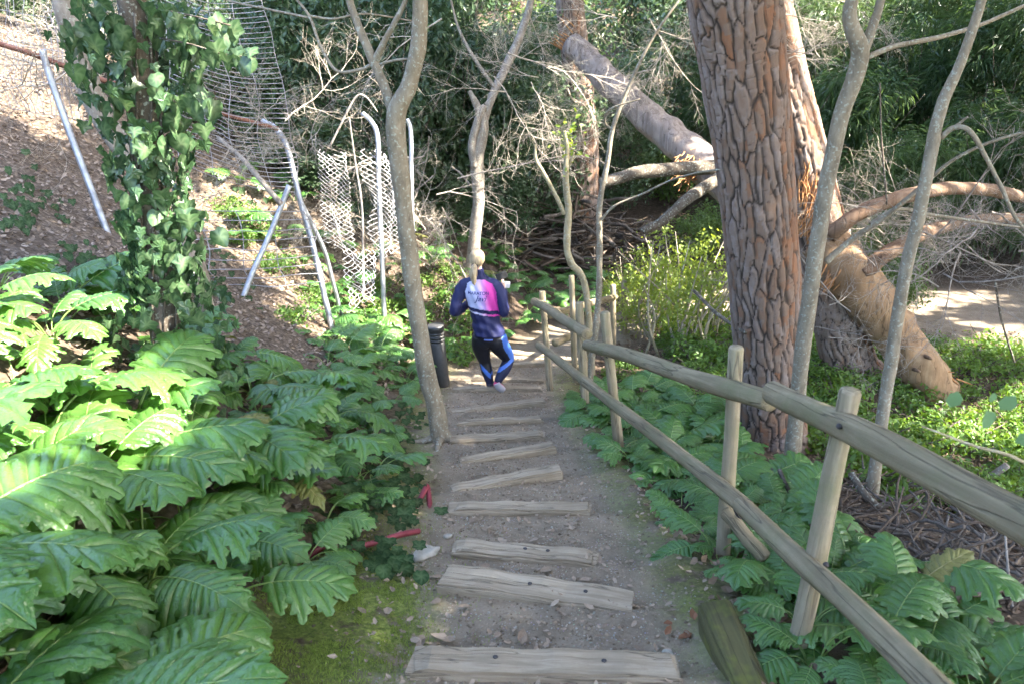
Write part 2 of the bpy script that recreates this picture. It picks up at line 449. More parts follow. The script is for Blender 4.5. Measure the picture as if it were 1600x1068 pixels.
def tube_arrays(pts, radii, sides=8, n=None, wob=0.0, seed=0, cap=True):
    q = np.column_stack([np.asarray([tuple(p) for p in pts], float), np.asarray(radii, float)])
    if n: q = crom(q, n)
    c = q[:, :3]; r = np.maximum(q[:, 3], .0004)
    T = np.gradient(c, axis=0); T /= np.linalg.norm(T, axis=1)[:, None] + 1e-9
    up = np.array([0, 0, 1.]) if abs(T[0][2]) < .9 else np.array([1., 0, 0])
    X = np.cross(up, T[0]); X /= np.linalg.norm(X)
    V = []
    ang = np.arange(sides) * 2 * np.pi / sides
    for i in range(len(c)):
        X = X - T[i] * X.dot(T[i]); X /= np.linalg.norm(X) + 1e-9
        Y = np.cross(T[i], X)
        rr = r[i]
        if wob:
            rr = r[i] * (1 + wob * 2 * (vnoise(ang * 1.2 + seed * 3.1, np.full(sides, i * .35 + seed)) - .5))
            rr = np.broadcast_to(rr, (sides,))
            V.append(c[i] + (np.cos(ang) * rr)[:, None] * X + (np.sin(ang) * rr)[:, None] * Y)
        else:
            V.append(c[i] + rr * (np.cos(ang)[:, None] * X + np.sin(ang)[:, None] * Y))
    m = len(c)
    V = np.vstack(V)
    a = np.arange(sides); b = (a + 1) % sides
    F = np.vstack([np.column_stack([i * sides + a, i * sides + b, (i + 1) * sides + b, (i + 1) * sides + a]) for i in range(m - 1)])
    tri = np.zeros((0, 3), int)
    if cap:
        V = np.vstack([V, c[0], c[-1]]); k = len(V)
        tri = np.vstack([np.column_stack([b, a, np.full(sides, k - 2)]), np.column_stack([(m - 1) * sides + a, (m - 1) * sides + b, np.full(sides, k - 1)])])
    return V, F, tri

class MB:
    def __init__(s): s.V = []; s.Q = []; s.T = []; s.n = 0
    def add(s, V, Q=None, T=None):
        V = np.asarray(V, float); s.V.append(V)
        if Q is not None and len(Q): s.Q.append(np.asarray(Q) + s.n)
        if T is not None and len(T): s.T.append(np.asarray(T) + s.n)
        s.n += len(V); return s
    def tube(s, pts, radii, sides=6, n=None, wob=0, seed=0, cap=True):
        if np.isscalar(radii): radii = [radii] * len(pts)
        return s.add(*tube_arrays(pts, radii, sides, n, wob, seed, cap))
    def build(s, name, mat, parent=None, smooth=True, **k):
        F = []
        if s.Q: F.append(np.vstack(s.Q))
        if s.T: F.append(np.vstack(s.T))
        return bulk(name, np.vstack(s.V), F, mat, parent, smooth=smooth, **k)

def limb(name, pts, radii, mat, parent=None, sides=10, n=None, wob=.08, seed=0):
    """A rounded limb whose mesh origin is its first point."""
    p = [Vector(q) for q in pts]; o = p[0].copy()
    if np.isscalar(radii): radii = [radii] * len(p)
    V, Q, T = tube_arrays([q - o for q in p], radii, sides, n or max(8, len(p) * 5), wob, seed)
    ob = bulk(name, V, [Q, T], mat, parent)
    ob.location = o - (parent.location if parent else Vector((0, 0, 0)))
    return ob

def axis_limb(name, a, b, r0, r1, mat, parent=None, sides=14, wob=.05, seed=0, axis=0, bow=0.0):
    """Straight round timber lying along its own local axis (grain runs with it)."""
    a = Vector(a); b = Vector(b); L = (b - a).length
    n = max(6, int(L / .12))
    t = np.linspace(0, 1, n)
    pts = np.zeros((n, 3)); pts[:, axis] = t * L
    pts[:, (axis + 1) % 3] += bow * np.sin(t * np.pi) + .006 * np.sin(t * 9 + seed)
    rr = r0 + (r1 - r0) * t
    rr = rr * (1 + .03 * np.sin(t * L * 7 + seed * 2))
    pts = np.vstack([pts[0] , pts, pts[-1]]); rr = np.concatenate([[r0 * .86], rr, [r1 * .86]])
    pts[0, axis] -= .012; pts[-1, axis] += .012
    V, Q, T = tube_arrays(pts, rr, sides, None, wob, seed)
    ob = bulk(name, V, [Q, T], mat, parent)
    tr = (b - a).to_track_quat('X' if axis == 0 else 'Z', 'Y').to_matrix().to_4x4()
    tr.translation = a - (parent.location if parent else Vector((0, 0, 0)))
    ob.matrix_basis = tr
    return ob

def box_arrays(sx, sy, sz, nx=1, ny=1, nz=1, jit=0, seed=0, bev=.0):
    bm = bmesh.new()
    bmesh.ops.create_cube(bm, size=1)
    for v in bm.verts: v.co = Vector((v.co.x * sx, v.co.y * sy, v.co.z * sz))
    if bev: bmesh.ops.bevel(bm, geom=list(bm.edges), offset=bev, segments=2, affect='EDGES')
    return bm

# ------------------------------------------------------------------ leaves
def acanthus_leaf(name, L, W, lobes, pitch, droop, seed, roll=0.0, mat='acanthus'):
    """Broad leaf: midrib, side veins, and lobes that fan out to toothed tips with a sinus between neighbours."""
    r = np.random.default_rng(seed)
    pet = .55 * L
    S = np.linspace(-pet, L * 1.3, 170)
    pbl = .30 + .12 * math.sin(seed * 2.3)
    ang = np.where(S < 0, pbl + (pitch - pbl) * np.clip(-S / pet, 0, 1) ** .7, pbl - .75 * droop * np.clip(S / L, 0, 1.3) ** 1.3)
    ds = S[1] - S[0]
    cxx = np.concatenate([[0], np.cumsum(np.cos(ang[:-1]) * ds)]); czz = np.concatenate([[0], np.cumsum(np.sin(ang[:-1]) * ds)])
    V = []; vein = []; tint = []; Q = []
    lift = r.uniform(.10, .30); wav = r.uniform(0, 6.28); K = lobes
    def put(p, bul, ve):
        x, y = p; ay = abs(y)
        h = bul + lift * ay - 1.25 * ay * ay / W * .55 + .020 * math.sin(x * 16 + wav + (1.3 if y > 0 else 0)) * (ay / W) ** 1.2
        ax = np.interp(x, S, cxx); az = np.interp(x, S, czz); aa = np.interp(x, S, ang)
        V.append((ax - math.sin(aa) * h, y, az + math.cos(aa) * h)); vein.append(ve); tint.append(.3 * min(1, ay / W)); return len(V) - 1
    for sd in (-1, 1):
        t = (np.arange(K) + .5) / K
        u = L * (.06 + .84 * t ** .95) + r.normal(0, .012 * L, K)
        ln = W * np.interp(t, [0, .2, .45, .7, 1], [.62, .95, 1.12, .98, .62]) * r.uniform(.9, 1.12, K)
        th = np.radians(np.interp(t, [0, .5, 1], [78, 57, 30])) + r.normal(0, .05, K)
        T = [np.array([u[k] + ln[k] * math.cos(th[k]), sd * ln[k] * math.sin(th[k])]) for k in range(K)]
        A = [np.array([max(0, u[0] - .5 * L / K), 0.])] + [np.array([(u[k] + u[k + 1]) / 2, 0.]) for k in range(K - 1)] + [np.array([L * 1.02, 0.])]
        SN = [A[0] + np.array([.005, sd * .004])]
        for k in range(K - 1):
            mth = (th[k] + th[k + 1]) / 2; ml = (ln[k] + ln[k + 1]) / 2 * r.uniform(.40, .58)
            SN.append(A[k + 1] + ml * np.array([math.cos(mth) * .95, sd * math.sin(mth)]))
        tipx = L * 1.22
        SN.append(np.array([L * 1.10, sd * .16 * ln[-1]]))
        for k in range(K):
            vd = T[k] - np.array([u[k], 0.])
            for half in (0, 1):
                a, sn = (A[k], SN[k]) if half == 0 else (A[k + 1], SN[k + 1])
                cur = [a, a + (sn - a) * .5, sn]
                e = T[k] - sn; el = np.linalg.norm(e) + 1e-6; nrm = np.array([e[1], -e[0]]) / el
                cen = np.array([u[k], 0.]) + vd * .5
                if np.dot(nrm, sn + e * .5 - cen) < 0: nrm = -nrm
                for q, (f, o) in enumerate(((.20, .13), (.32, .03), (.54, .16), (.66, .04), (.86, .09))):
                    o = o * ln[k] * r.uniform(.8, 1.25) * (1 if k + half < K else .4)
                    cur.append(sn + e * (f + r.normal(0, .02)) + nrm * o)
                cur.append(T[k])
                if k == K - 1 and half == 1: cur[0] = a; cur[1] = np.array([L * 1.12, 0.]); cur[2] = np.array([tipx, sd * .002])
                n = len(cur); ids = []
                for q in range(n):
                    f = q / (n - 1) if q else 0
                    p = np.array([u[k], 0.]) + vd * f ** .9
                    c = np.array(cur[q])
                    row = []
                    for m in (0, .12, .5, 1.0):
                        bul = W * .085 * (-.55 if m == 0 else .55 if m == .5 else -.05 if m == .12 else (-.35 if q < 3 else -.45 + .5 * (q % 2))) * math.sin(math.pi * min(1, .12 + f * .88))
                        row.append(put(p + (c - p) * m, bul, (.75 * (1 - f * .7)) if m == 0 else 0.0))
                    ids.append(row)
                for q in range(n - 1):
                    for m in range(3):
                        Q.append((ids[q][m], ids[q][m + 1], ids[q + 1][m + 1], ids[q + 1][m]) if (half + (sd > 0)) % 2 else (ids[q][m], ids[q + 1][m], ids[q + 1][m + 1], ids[q][m + 1]))
    # fleshy midrib running from the stalk to the tip
    nb = len(V)
    sp = np.linspace(-pet, L * 1.15, 26); px = np.interp(sp, S, cxx); pz = np.interp(sp, S, czz); pa = np.interp(sp, S, ang)
    pv, pq, pt = tube_arrays(np.column_stack([px - np.sin(pa) * .001, 0 * px, pz + np.cos(pa) * .001]), np.interp(sp, [-pet, 0, L * 1.15], [.0085, .0065, .0012]) * (L / .5), 6)
    vein += [1.0] * len(pv); tint += [.2] * len(pv)
    return bulk(name, np.vstack([np.array(V), pv]), [np.array(Q), pq + nb, pt + nb], M[mat], obj=False, attrs={'vein': vein, 'tint': tint})

def ivy_leaf_arrays(s=1.0, lobed=True):
    """Five-pointed ivy leaf, stalk at origin, pointing to -Z, facing +Y... returned in X (width), Z (down), Y (out)."""
    if lobed: o = [(0, 0), (.20, .10), (.46, .06), (.40, -.22), (.52, -.42), (.28, -.52), (.12, -.80), (0, -1.0)]
    else: o = [(0, 0), (.22, .08), (.42, -.10), (.46, -.35), (.36, -.60), (.18, -.84), (0, -1.0)]
    pts = [(x, z) for x, z in o] + [(-x, z) for x, z in o[-2:0:-1]]
    m = len(pts); c0 = np.array([0, .05, -.4])
    out = np.array([(x, -.17 * abs(x) + .05 * math.sin(z * 5), z) for x, z in pts])
    mid = c0 + (out - c0) * .52; mid[:, 1] += np.where(np.arange(m) % 2 == 0, -.015, .035)
    V = np.vstack([c0[None], mid, out]) * s
    F = []
    for i in range(m):
        k = (i + 1) % m
        F += [(0, 1 + k, 1 + i), (1 + i, 1 + k, 1 + m + k), (1 + i, 1 + m + k, 1 + m + i)]
    return V, np.array(F)

def scatter(name, base_V, base_F, pos, rot, scale, mat, parent=None, tint=None, smooth=False, obj=True):
    """Join many copies of one small shape: pos (n,3), rot (n,3,3), scale (n,)."""
    pos = np.asarray(pos); n = len(pos); k = len(base_V)
    V = np.einsum('nij,kj->nki', rot, base_V) * np.asarray(scale)[:, None, None] + pos[:, None, :]
    F = (base_F[None] + (np.arange(n) * k)[:, None, None]).reshape(-1, base_F.shape[1])
    if tint is None: tint = rng.random(n)
    return bulk(name, V.reshape(-1, 3), F, mat, parent, attrs={'tint': np.repeat(tint, k)}, smooth=smooth, obj=obj)

def rot_from(normal, spin, flip=None):
    """Rotation matrices taking +Z to normal with a spin about it."""
    n = np.asarray(normal, float); n = n / (np.linalg.norm(n, axis=1)[:, None] + 1e-9)
    a = np.where(np.abs(n[:, 2:3]) < .95, np.array([[0, 0, 1.]]), np.array([[1., 0, 0]]))
    x = np.cross(a, n); x /= np.linalg.norm(x, axis=1)[:, None] + 1e-9
    y = np.cross(n, x)
    c, s = np.cos(spin)[:, None], np.sin(spin)[:, None]
    X = x * c + y * s; Y = -x * s + y * c
    return np.stack([X, Y, n], axis=2)

LEAF_OVAL = (np.array([(0, 0, 0), (.22, .35, .06), (.20, .72, .03), (0, 1, -.06), (-.20, .72, .03), (-.22, .35, .06), (0, .5, 0)]),
             np.array([(6, 0, 1), (6, 1, 2), (6, 2, 3), (6, 3, 4), (6, 4, 5), (6, 5, 0)]))
LEAF_QUAD = (np.array([(0, 0, 0), (.24, .45, .07), (0, 1, -.05), (-.24, .45, .07)]), np.array([(0, 1, 2), (0, 2, 3)]))
LEAF_NARROW = (np.array([(0, 0, 0), (.085, .35, .02), (0, 1, -.18), (-.085, .35, .02)]), np.array([(0, 1, 2), (0, 2, 3)]))

# ------------------------------------------------------------------ ground
xs = np.unique(np.round(np.concatenate([np.arange(-22, -5, .5), np.arange(-5, -1.8, .1), np.arange(-1.8, 1.8, .045), np.arange(1.8, 6, .1), np.arange(6, 26.1, .5)]), 4))
ys = np.unique(np.round(np.concatenate([np.arange(-6, 1.6, .3), np.arange(1.6, 11, .035), np.arange(11, 18, .12), np.arange(18, 62.1, .7)]), 4))
GX, GY = np.meshgrid(xs, ys)
GZ = H(GX, GY)
c = cx(GY)
dirt = sstep(1.0, .62, np.abs(GX - c) + .18 * fbm(GX * 3, GY * 3, 2)) * sstep(12.4, 11.2, GY)
# trail that turns off along the valley floor
trail = sstep(1.1, .6, np.abs(GY - np.interp(GX, [0, 1.5, 4, 7, 9, 14], [10.8, 12.0, 13.6, 13.8, 13.0, 12.2])) + .4 * fbm(GX * 1.5, GY * 1.5, 2)) * sstep(-.3, .6, GX)
trail2 = sstep(2.2, 1.2, np.hypot((GX - 7.6) / 1.5, GY - 13.0) + .4 * fbm(GX, GY, 2))
dirt = np.maximum(dirt, np.maximum(trail, trail2))
moss = np.maximum(sstep(1.0, .4, np.hypot((GX + .80) / .55, (GY - 3.2) / .95)), .75 * sstep(.5, .2, np.hypot((GX - .98) / .5, (GY - 3.3) / .6)))
moss = np.maximum(moss, .45 * sstep(.5, .75, np.abs(GX - c)) * sstep(1.15, .9, np.abs(GX - c)) * sstep(11, 9, GY))
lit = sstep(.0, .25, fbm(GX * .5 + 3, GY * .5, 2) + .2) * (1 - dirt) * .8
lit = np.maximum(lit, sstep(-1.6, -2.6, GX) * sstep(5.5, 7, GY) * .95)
V = np.column_stack([GX.ravel(), GY.ravel(), GZ.ravel()])
ny, nx = GX.shape
ii = (np.arange(ny - 1)[:, None] * nx + np.arange(nx - 1)[None]).ravel()
ground = bulk('ground', V, np.column_stack([ii, ii + 1, ii + nx + 1, ii + nx]), M['ground'], attrs={'dirt': dirt.ravel(), 'moss': moss.ravel(), 'litter': lit.ravel()})
tag(ground, kind='structure')

# ------------------------------------------------------------------ timber steps
STEP_LABEL = ['wide weathered timber step at the top beside the mossy beam', 'broad timber step with split end, second down from the mossy beam',
              'timber step level with the flat pale stone', 'straight timber step just below the red hose end', 'slanting timber step, first of two tilted ones below the straight step',
              'slanting timber step beside the root of the slender forked tree', 'timber step at the foot of the slender forked tree', 'thin timber step with a yellow leaf lying above it',
              'timber step two below the walking person', 'timber step under the trailing foot of the walking person', 'timber step just beyond the walking person',
              'low timber step between the walking person and the path bend', 'short timber step where the path bends at the railing end']
for i, (a, b, w) in enumerate(STEP_PTS):
    L = (b - a).length; r = random.Random(50 + i)
    bm = box_arrays(L, w, .12, bev=.012)
    bmesh.ops.subdivide_edges(bm, edges=[e for e in bm.edges if abs((e.verts[0].co - e.verts[1].co).x) > L * .5], cuts=14, use_grid_fill=True)
    for v in bm.verts:
        t = v.co.x
        v.co.y += .004 * math.sin(t * 4 + i * 2) + .003 * math.sin(t * 17 + i) * (1 if v.co.y > 0 else -.5)
        v.co.z += .003 * math.sin(t * 6 + i * 3) + (.004 * math.sin(t * 23 + i) if v.co.z > 0 and abs(v.co.y) > w * .3 else 0)
        if abs(t) > L * .45: v.co.x += r.uniform(-.025, .01) * (1 if t > 0 else -1); v.co.z -= r.uniform(0, .012)
    me = bpy.data.meshes.new('timber_step'); bm.to_mesh(me); bm.free(); me.materials.append(M['step'])
    o = link(bpy.data.objects.new('timber_step', me))
    mid = (a + b) / 2
    o.location = (mid.x, mid.y + w * .15, float(base(mid.y)) - .018)
    o.rotation_euler = (r.uniform(-.05, .03), r.uniform(-.015, .015), math.atan2(b.y - a.y, b.x - a.x))
    tag(o, STEP_LABEL[i], 'step', 'timber steps of the path')
    if i < 3:
        for kx in ((-.14, .17), (-.02, .2), (.0, .12))[i]:
            V, Q, T = tube_arrays([(0, 0, 0), (0, 0, .003), (0, 0, .005)], [.012, .011, .006], 10)
            bo = bulk('bolt', V, [Q, T], M['bolt'], o); bo.location = (kx * L * 1.3, .01, .058 + .004)

# ------------------------------------------------------------------ round-timber railing
rl = empty('wooden_railing', (1.16, 4.0, Hs(1.16, 4.0)))
tag(rl, 'weathered round timber railing with two rails running down along the steps', 'railing')
def post(parent, px_top, py_top, Y, r, down_to=None, px_b=None, py_b=None, name='post', seed=0, mat='post'):
    t = P(px_top, py_top, Y)
    b = P(px_b, py_b, Y + .0) if px_b else Vector((t.x, t.y, 0))
    gz = Hs(b.x, Y) - .25
    d = (b - t); k = (gz - t.z) / d.z
    b = t + d * k
    return axis_limb(name, b, t, r * 1.04, r * .96, M[mat], parent, 16, .04, seed, axis=2)
post(rl, 1328, 612, 2.95, .046, px_b=1272, py_b=885, seed=1)
post(rl, 1151, 545, 4.05, .042, px_b=1131, py_b=850, seed=2)
post(rl, 945, 490, 6.2, .042, px_b=960, py_b=632, seed=3)
post(rl, 905, 474, 7.4, .042, px_b=912, py_b=592, seed=4)
post(rl, 847, 456, 8.55, .037, px_b=860, py_b=615, seed=5)
rails = [((1208, 612, 3.55), (1760, 898, 1.62), .056, .062), ((918, 538, 6.45), (1202, 628, 3.62), .051, .055), ((835, 471, 8.65), (917, 523, 6.55), .047, .05),
         ((842, 540, 8.4), (1168, 795, 3.62), .043, .047), ((1158, 790, 3.66), (1478, 1090, 1.95), .047, .051)]
for i, (a, b, r0, r1) in enumerate(rails):
    axis_limb('rail', P(*a), P(*b), r0, r1, M['rail'], rl, 18, .05, 10 + i, axis=0, bow=.01)
def onward(a, b, t): a, b = P(*a), P(*b); return b + (b - a).normalized() * t
axis_limb('rail', onward(rails[0][0], rails[0][1], .03), onward(rails[0][0], rails[0][1], 2.9), .058, .06, M['rail'], rl, 16, .05, 21, axis=0)
axis_limb('rail', onward(rails[4][0], rails[4][1], .03), onward(rails[4][0], rails[4][1], 2.9), .05, .05, M['rail'], rl, 16, .05, 22, axis=0)
for k, t in enumerate((.35, 2.2)):
    q = onward(rails[0][0], rails[0][1], t) + Vector((.11, 0, .12)); axis_limb('post', (q.x, q.y, Hs(q.x, q.y) - .3), q, .046, .044, M['post'], rl, 14, .05, 24 + k, axis=2)
axis_limb('brace', P(1135, 800, 4.0), P(1195, 872, 3.75), .04, .042, M['rail'], rl, 14, .05, 31, axis=0)

def band(p, d, r, name='wire_band'):
    d = Vector(d).normalized(); q = d.to_track_quat('Z', 'Y'); A = np.linspace(0, 2 * np.pi, 21)
    mb = MB(); mb.tube([q @ Vector((math.cos(a) * r, math.sin(a) * r, .004 * math.sin(a * 2))) for a in A], .006, 6); o = mb.build(name, M['bolt'], rl); o.location = Vector(p) - rl.location
band(P(1163, 794, 3.64), P(1478, 1090, 1.95) - P(842, 540, 8.4), .052)
band(P(1152, 615, 3.98), Vector((0, .2, 1)), .049)
for (px, py, Y) in ((1310, 655, 2.88), (1146, 606, 4.0), (951, 553, 6.15), (1290, 868, 2.9), (1135, 768, 4.0)):
    V, Q, T = tube_arrays([(0, 0, 0), (0, -.012, 0)], [.012, .010], 8); o = bulk('bolt', V, [Q, T], M['bolt'], rl); o.location = P(px, py, Y) + Vector((-.02, -.055, .0)) - rl.location
r2 = empty('wooden_railing', (P(895, 580, 9.0).x, 9.0, .2))
tag(r2, 'short timber railing on the far side of the path bend', 'railing')
post(r2, 893, 432, 9.0, .034, px_b=898, py_b=585, seed=8)
post(r2, 958, 446, 11.2, .042, px_b=958, py_b=560, seed=9)
axis_limb('rail', P(858, 492, 8.75), P(962, 463, 11.3), .047, .047, M['rail'], r2, 14, .05, 41, axis=0)
axis_limb('rail', P(868, 534, 8.7), P(906, 522, 9.9), .047, .047, M['rail'], r2, 14, .05, 42, axis=0)
r3 = empty('wooden_railing', (P(1040, 520, 12.6).x, 12.6, .1))
tag(r3, 'sunlit far timber railing beside the dirt trail behind the bushes', 'railing')
post(r3, 975, 440, 11.9, .045, px_b=975, py_b=570, seed=19)
post(r3, 1100, 455, 13.2, .045, px_b=1098, py_b=520, seed=20)
axis_limb('rail', P(960, 500, 11.85), P(1150, 452, 13.6), .05, .05, M['rail'], r3, 14, .05, 43, axis=0)
axis_limb('brace', P(1000, 500, 12.0), P(1045, 570, 11.2), .045, .045, M['rail'], r3, 14, .05, 44, axis=0)

# mossy beam at the path edge
bm = box_arrays(1.0, .15, .30, bev=.012)
bmesh.ops.subdivide_edges(bm, edges=bm.edges[:], cuts=4, use_grid_fill=True)
for v in bm.verts:
    nn = float(fbm(v.co.x * 6 + 3, v.co.y * 9 + v.co.z * 7, 3)); v.co += Vector((nn * .012, nn * .012, nn * .014))
me = bpy.data.meshes.new('retaining_beam'); bm.to_mesh(me); bm.free(); me.materials.append(M['beam'])
for p in me.polygons: p.use_smooth = True
o = link(bpy.data.objects.new('retaining_beam', me))
q = P(1178, 1085, 2.6); o.location = (q.x, q.y, q.z - .10); o.rotation_euler = (.1, .12, math.radians(-84))
tag(o, 'old dark timber beam covered in green moss at the path edge', 'beam')

# flat pale stone
def stone(name, loc, sx, sy, sz, seed, label, group=None):
    bm = bmesh.new(); bmesh.ops.create_icosphere(bm, subdivisions=3, radius=1)
    r = random.Random(seed)
    for v in bm.verts:
        nn = float(fbm(v.co.x * 1.7 + seed, v.co.y * 1.7 + v.co.z, 2)); s = 1 + .35 * nn
        v.co = Vector((v.co.x * sx * s, v.co.y * sy * s, max(-.5, min(.7, v.co.z)) * sz * s))
    me = bpy.data.meshes.new(name); bm.to_mesh(me); bm.free(); me.materials.append(M['stone'])
    for p in me.polygons: p.use_smooth = True
    o = link(bpy.data.objects.new(name, me)); o.location = loc; o.rotation_euler = (0, 0, r.uniform(0, 3))
    tag(o, label, 'stone', group); return o
q = PG(665, 868); stone('flat_stone', (q.x, q.y, Hs(q.x, q.y) + .01), .09, .055, .03, 3, 'flat pale stone beside the timber step on the mossy edge')
for i, (px, py) in enumerate([(1046, 1008), (700, 830)]):
    q = PG(px, py); stone('pebble', (q.x, q.y, Hs(q.x, q.y) + .008), .03, .022, .018, 20 + i, 'small rounded stone lying on the soil of the stepped path', 'loose stones on the path')

# red corrugated hose
def hose(pts, label):
    V = []
    pts = [Vector(p) for p in pts]; c0 = pts[0].copy()
    q = crom(np.array([tuple(p - c0) + (.02,) for p in pts]), 90)
    rad = .017 + .003 * np.cos(np.arange(90) * np.pi)
    A = tube_arrays(q[:, :3], rad, 12)
    o = bulk('red_hose', A[0], [A[1], A[2]], M['red']); o.location = c0
    tag(o, label, 'hose')
def hp(px, py, up): q = PG(px, py); return (q.x, q.y, Hs(q.x, q.y) + up)
hose([hp(470, 880, .01), hp(505, 862, .03), hp(545, 868, .05), hp(590, 856, .05), hp(625, 845, .06), hp(655, 832, .055)], 'red corrugated hose poking out of the ivy onto the moss')
hose([hp(640, 800, -.02), hp(652, 788, .01), hp(662, 778, .05), hp(668, 772, .055), hp(671, 783, .0), hp(668, 793, -.03)], 'small red hose loop sticking up beside the steps')

# black bollard
q = on_base(690, 600)
bx, by = P(690, 600, 8.9).x, 8.9
bo = empty('bollard', (bx, by, Hs(bx, by) - .02)); bo.rotation_euler = (0, math.radians(-4), 0)
tag(bo, 'black ringed plastic bollard beside the slender tree at the path edge', 'bollard')
V, Q, T = tube_arrays([(0, 0, 0), (0, 0, .02), (0, 0, .56), (0, 0, .575)], [.098, .1, .097, .09], 28); bulk('body', V, [Q, T], M['black'], bo)
for k in range(3):
    z = .585 + k * .04
    V, Q, T = tube_arrays([(0, 0, z), (0, 0, z + .006), (0, 0, z + .024), (0, 0, z + .03)], [.086, .099, .099, .086], 28); bulk('ring', V, [Q, T], M['black'], bo)
V, Q, T = tube_arrays([(0, 0, .56), (0, 0, .71)], [.08, .08], 24); bulk('core', V, [Q, T], M['black'], bo)
V, Q, T = tube_arrays([(0, 0, .71), (0, 0, .715), (0, 0, .765), (0, 0, .78)], [.085, .105, .105, .092], 28); bulk('cap', V, [Q, T], M['black'], bo)

# ------------------------------------------------------------------ pines with plated bark
def pine_trunk(name, pts, radii, parent, seed, nu=150, nv=420, cell=(.082, .36), depth=.022):
    pts = [Vector(p) for p in pts]; o = pts[0].copy()
    q = crom(np.array([tuple(p - o) + (r,) for p, r in zip(pts, radii)]), nv)
    C = q[:, :3]; Rr = q[:, 3]
    T = np.gradient(C, axis=0); s = np.concatenate([[0], np.cumsum(np.linalg.norm(np.diff(C, axis=0), axis=1))])
    T /= np.linalg.norm(T, axis=1)[:, None]
    X = np.cross(T, np.array([0, 1., 0])); X /= np.linalg.norm(X, axis=1)[:, None]; Y = np.cross(T, X)
    r0 = float(np.mean(Rr)); circ = 2 * np.pi * r0; L = s[-1]
    g = np.random.default_rng(seed)
    na = max(6, int(circ / cell[0])); nb = int(L / cell[1])
    sa = (np.arange(na)[None] + (np.arange(nb)[:, None] % 2) * .5 + g.uniform(-.38, .38, (nb, na))) * circ / na
    sb = (np.arange(nb)[:, None] + .5 + g.uniform(-.45, .45, (nb, na))) * L / nb
    pid = g.random(na * nb)
    S = np.column_stack([sa.ravel() / cell[0], sb.ravel() / cell[1]])
    per = circ / cell[0]
    S3 = np.vstack([S, S + [per, 0], S - [per, 0]]); pid3 = np.tile(pid, 3)
    A = np.linspace(0, 2 * np.pi, nu, endpoint=False)
    AA, SS = np.meshgrid(A, s)
    ua = AA * r0; ub = SS
    wa = ua / cell[0] + .62 * fbm(np.cos(AA) * 3 * r0 / .3 + ub * 3.1, np.sin(AA) * 3 + ub * 2.3 + seed, 3)
    wb = ub / cell[1] + .5 * fbm(np.cos(AA) * 4 + 7, np.sin(AA) * 4 + ub * 4 + seed, 2)
    Qp = np.column_stack([wa.ravel(), wb.ravel()])
    an = np.empty(len(Qp)); f1 = np.empty(len(Qp)); f2 = np.empty(len(Qp)); idx = np.empty(len(Qp), int)
    order = np.argsort(S3[:, 1]); S3 = S3[order]; pid3 = pid3[order]
    rows = 12
    for i0 in range(0, nv, rows):
        sl = slice(i0 * nu, min(nv, i0 + rows) * nu)
        blk = Qp[sl]; lo, hi = blk[:, 1].min() - 1.8, blk[:, 1].max() + 1.8
        m0, m1 = np.searchsorted(S3[:, 1], [lo, hi])
        D = np.hypot(blk[:, 0:1] - S3[None, m0:m1, 0], blk[:, 1:2] - S3[None, m0:m1, 1])
        pr = np.argpartition(D, 1, axis=1)[:, :2]
        dd = np.take_along_axis(D, pr, 1); o2 = np.argsort(dd, axis=1)
        dd = np.take_along_axis(dd, o2, 1); pr = np.take_along_axis(pr, o2, 1)
        f1[sl] = dd[:, 0]; f2[sl] = dd[:, 1]; idx[sl] = pr[:, 0] + m0
        dv = np.abs(S3[pr[:, 0] + m0] - S3[pr[:, 1] + m0]); an[sl] = dv[:, 0] / (dv.sum(1) + 1e-6)
    edge = np.clip((f2 - f1) / (.05 + .10 * an + (.05 + .42 * an) * vnoise(ua.ravel() * 7 + 3, ub.ravel() * 4)), 0, 1)
    high = sstep(0, 1, edge)
    # second, finer set of cracks that splits the long plates
    c2 = (.07, .10); n2a = int(circ / c2[0]); n2b = int(L / c2[1])
    i2 = np.floor(ua.ravel() / c2[0] + .9 * fbm(np.cos(AA.ravel()) * 5, np.sin(AA.ravel()) * 5 + ub.ravel() * 6, 2)); fz = ub.ravel() / c2[1] + .5 * vnoise(ua.ravel() * 14, ub.ravel() * 9 + 40) + i2 * .37
    jz = np.floor(fz); tz = np.abs(fz - jz - .5) * 2
    r2 = _perm[(i2.astype(int) * 7 + seed) % 512, (jz.astype(int) * 13) % 512]
    crack = 1 - sstep(.86, .99, tz) * (r2 > .45)
    high = high * (.45 + .55 * crack)
    plate = np.clip(pid3[idx] * .55 + .45 * r2, 0, 1)
    # orange inner bark shows more on one side, greyer plates on the other
    plate = np.clip(plate * .8 + .2 * (.5 + .5 * np.cos(AA.ravel())) , 0, 1)
    lay = .35 * vnoise(ua.ravel() * 9, ub.ravel() * 5 + 3) + .65 * pid3[idx]
    rr = np.repeat(Rr, nu) - depth * .75 + depth * high * (.7 + .3 * lay + .25 * r2) + .012 * fbm(ua.ravel() * 6, ub.ravel() * 3, 3)
    V = C.repeat(nu, 0) + rr[:, None] * (np.cos(AA).ravel()[:, None] * np.repeat(X, nu, 0) + np.sin(AA).ravel()[:, None] * np.repeat(Y, nu, 0))
    a = np.arange(nu); b = (a + 1) % nu
    F = np.vstack([np.column_stack([i * nu + a, i * nu + b, (i + 1) * nu + b, (i + 1) * nu + a]) for i in range(nv - 1)])
    ob = bulk(name, V, F, M['pinebark'], parent, attrs={'plate': plate, 'high': high})
    ob.location = o - parent.location
    return ob

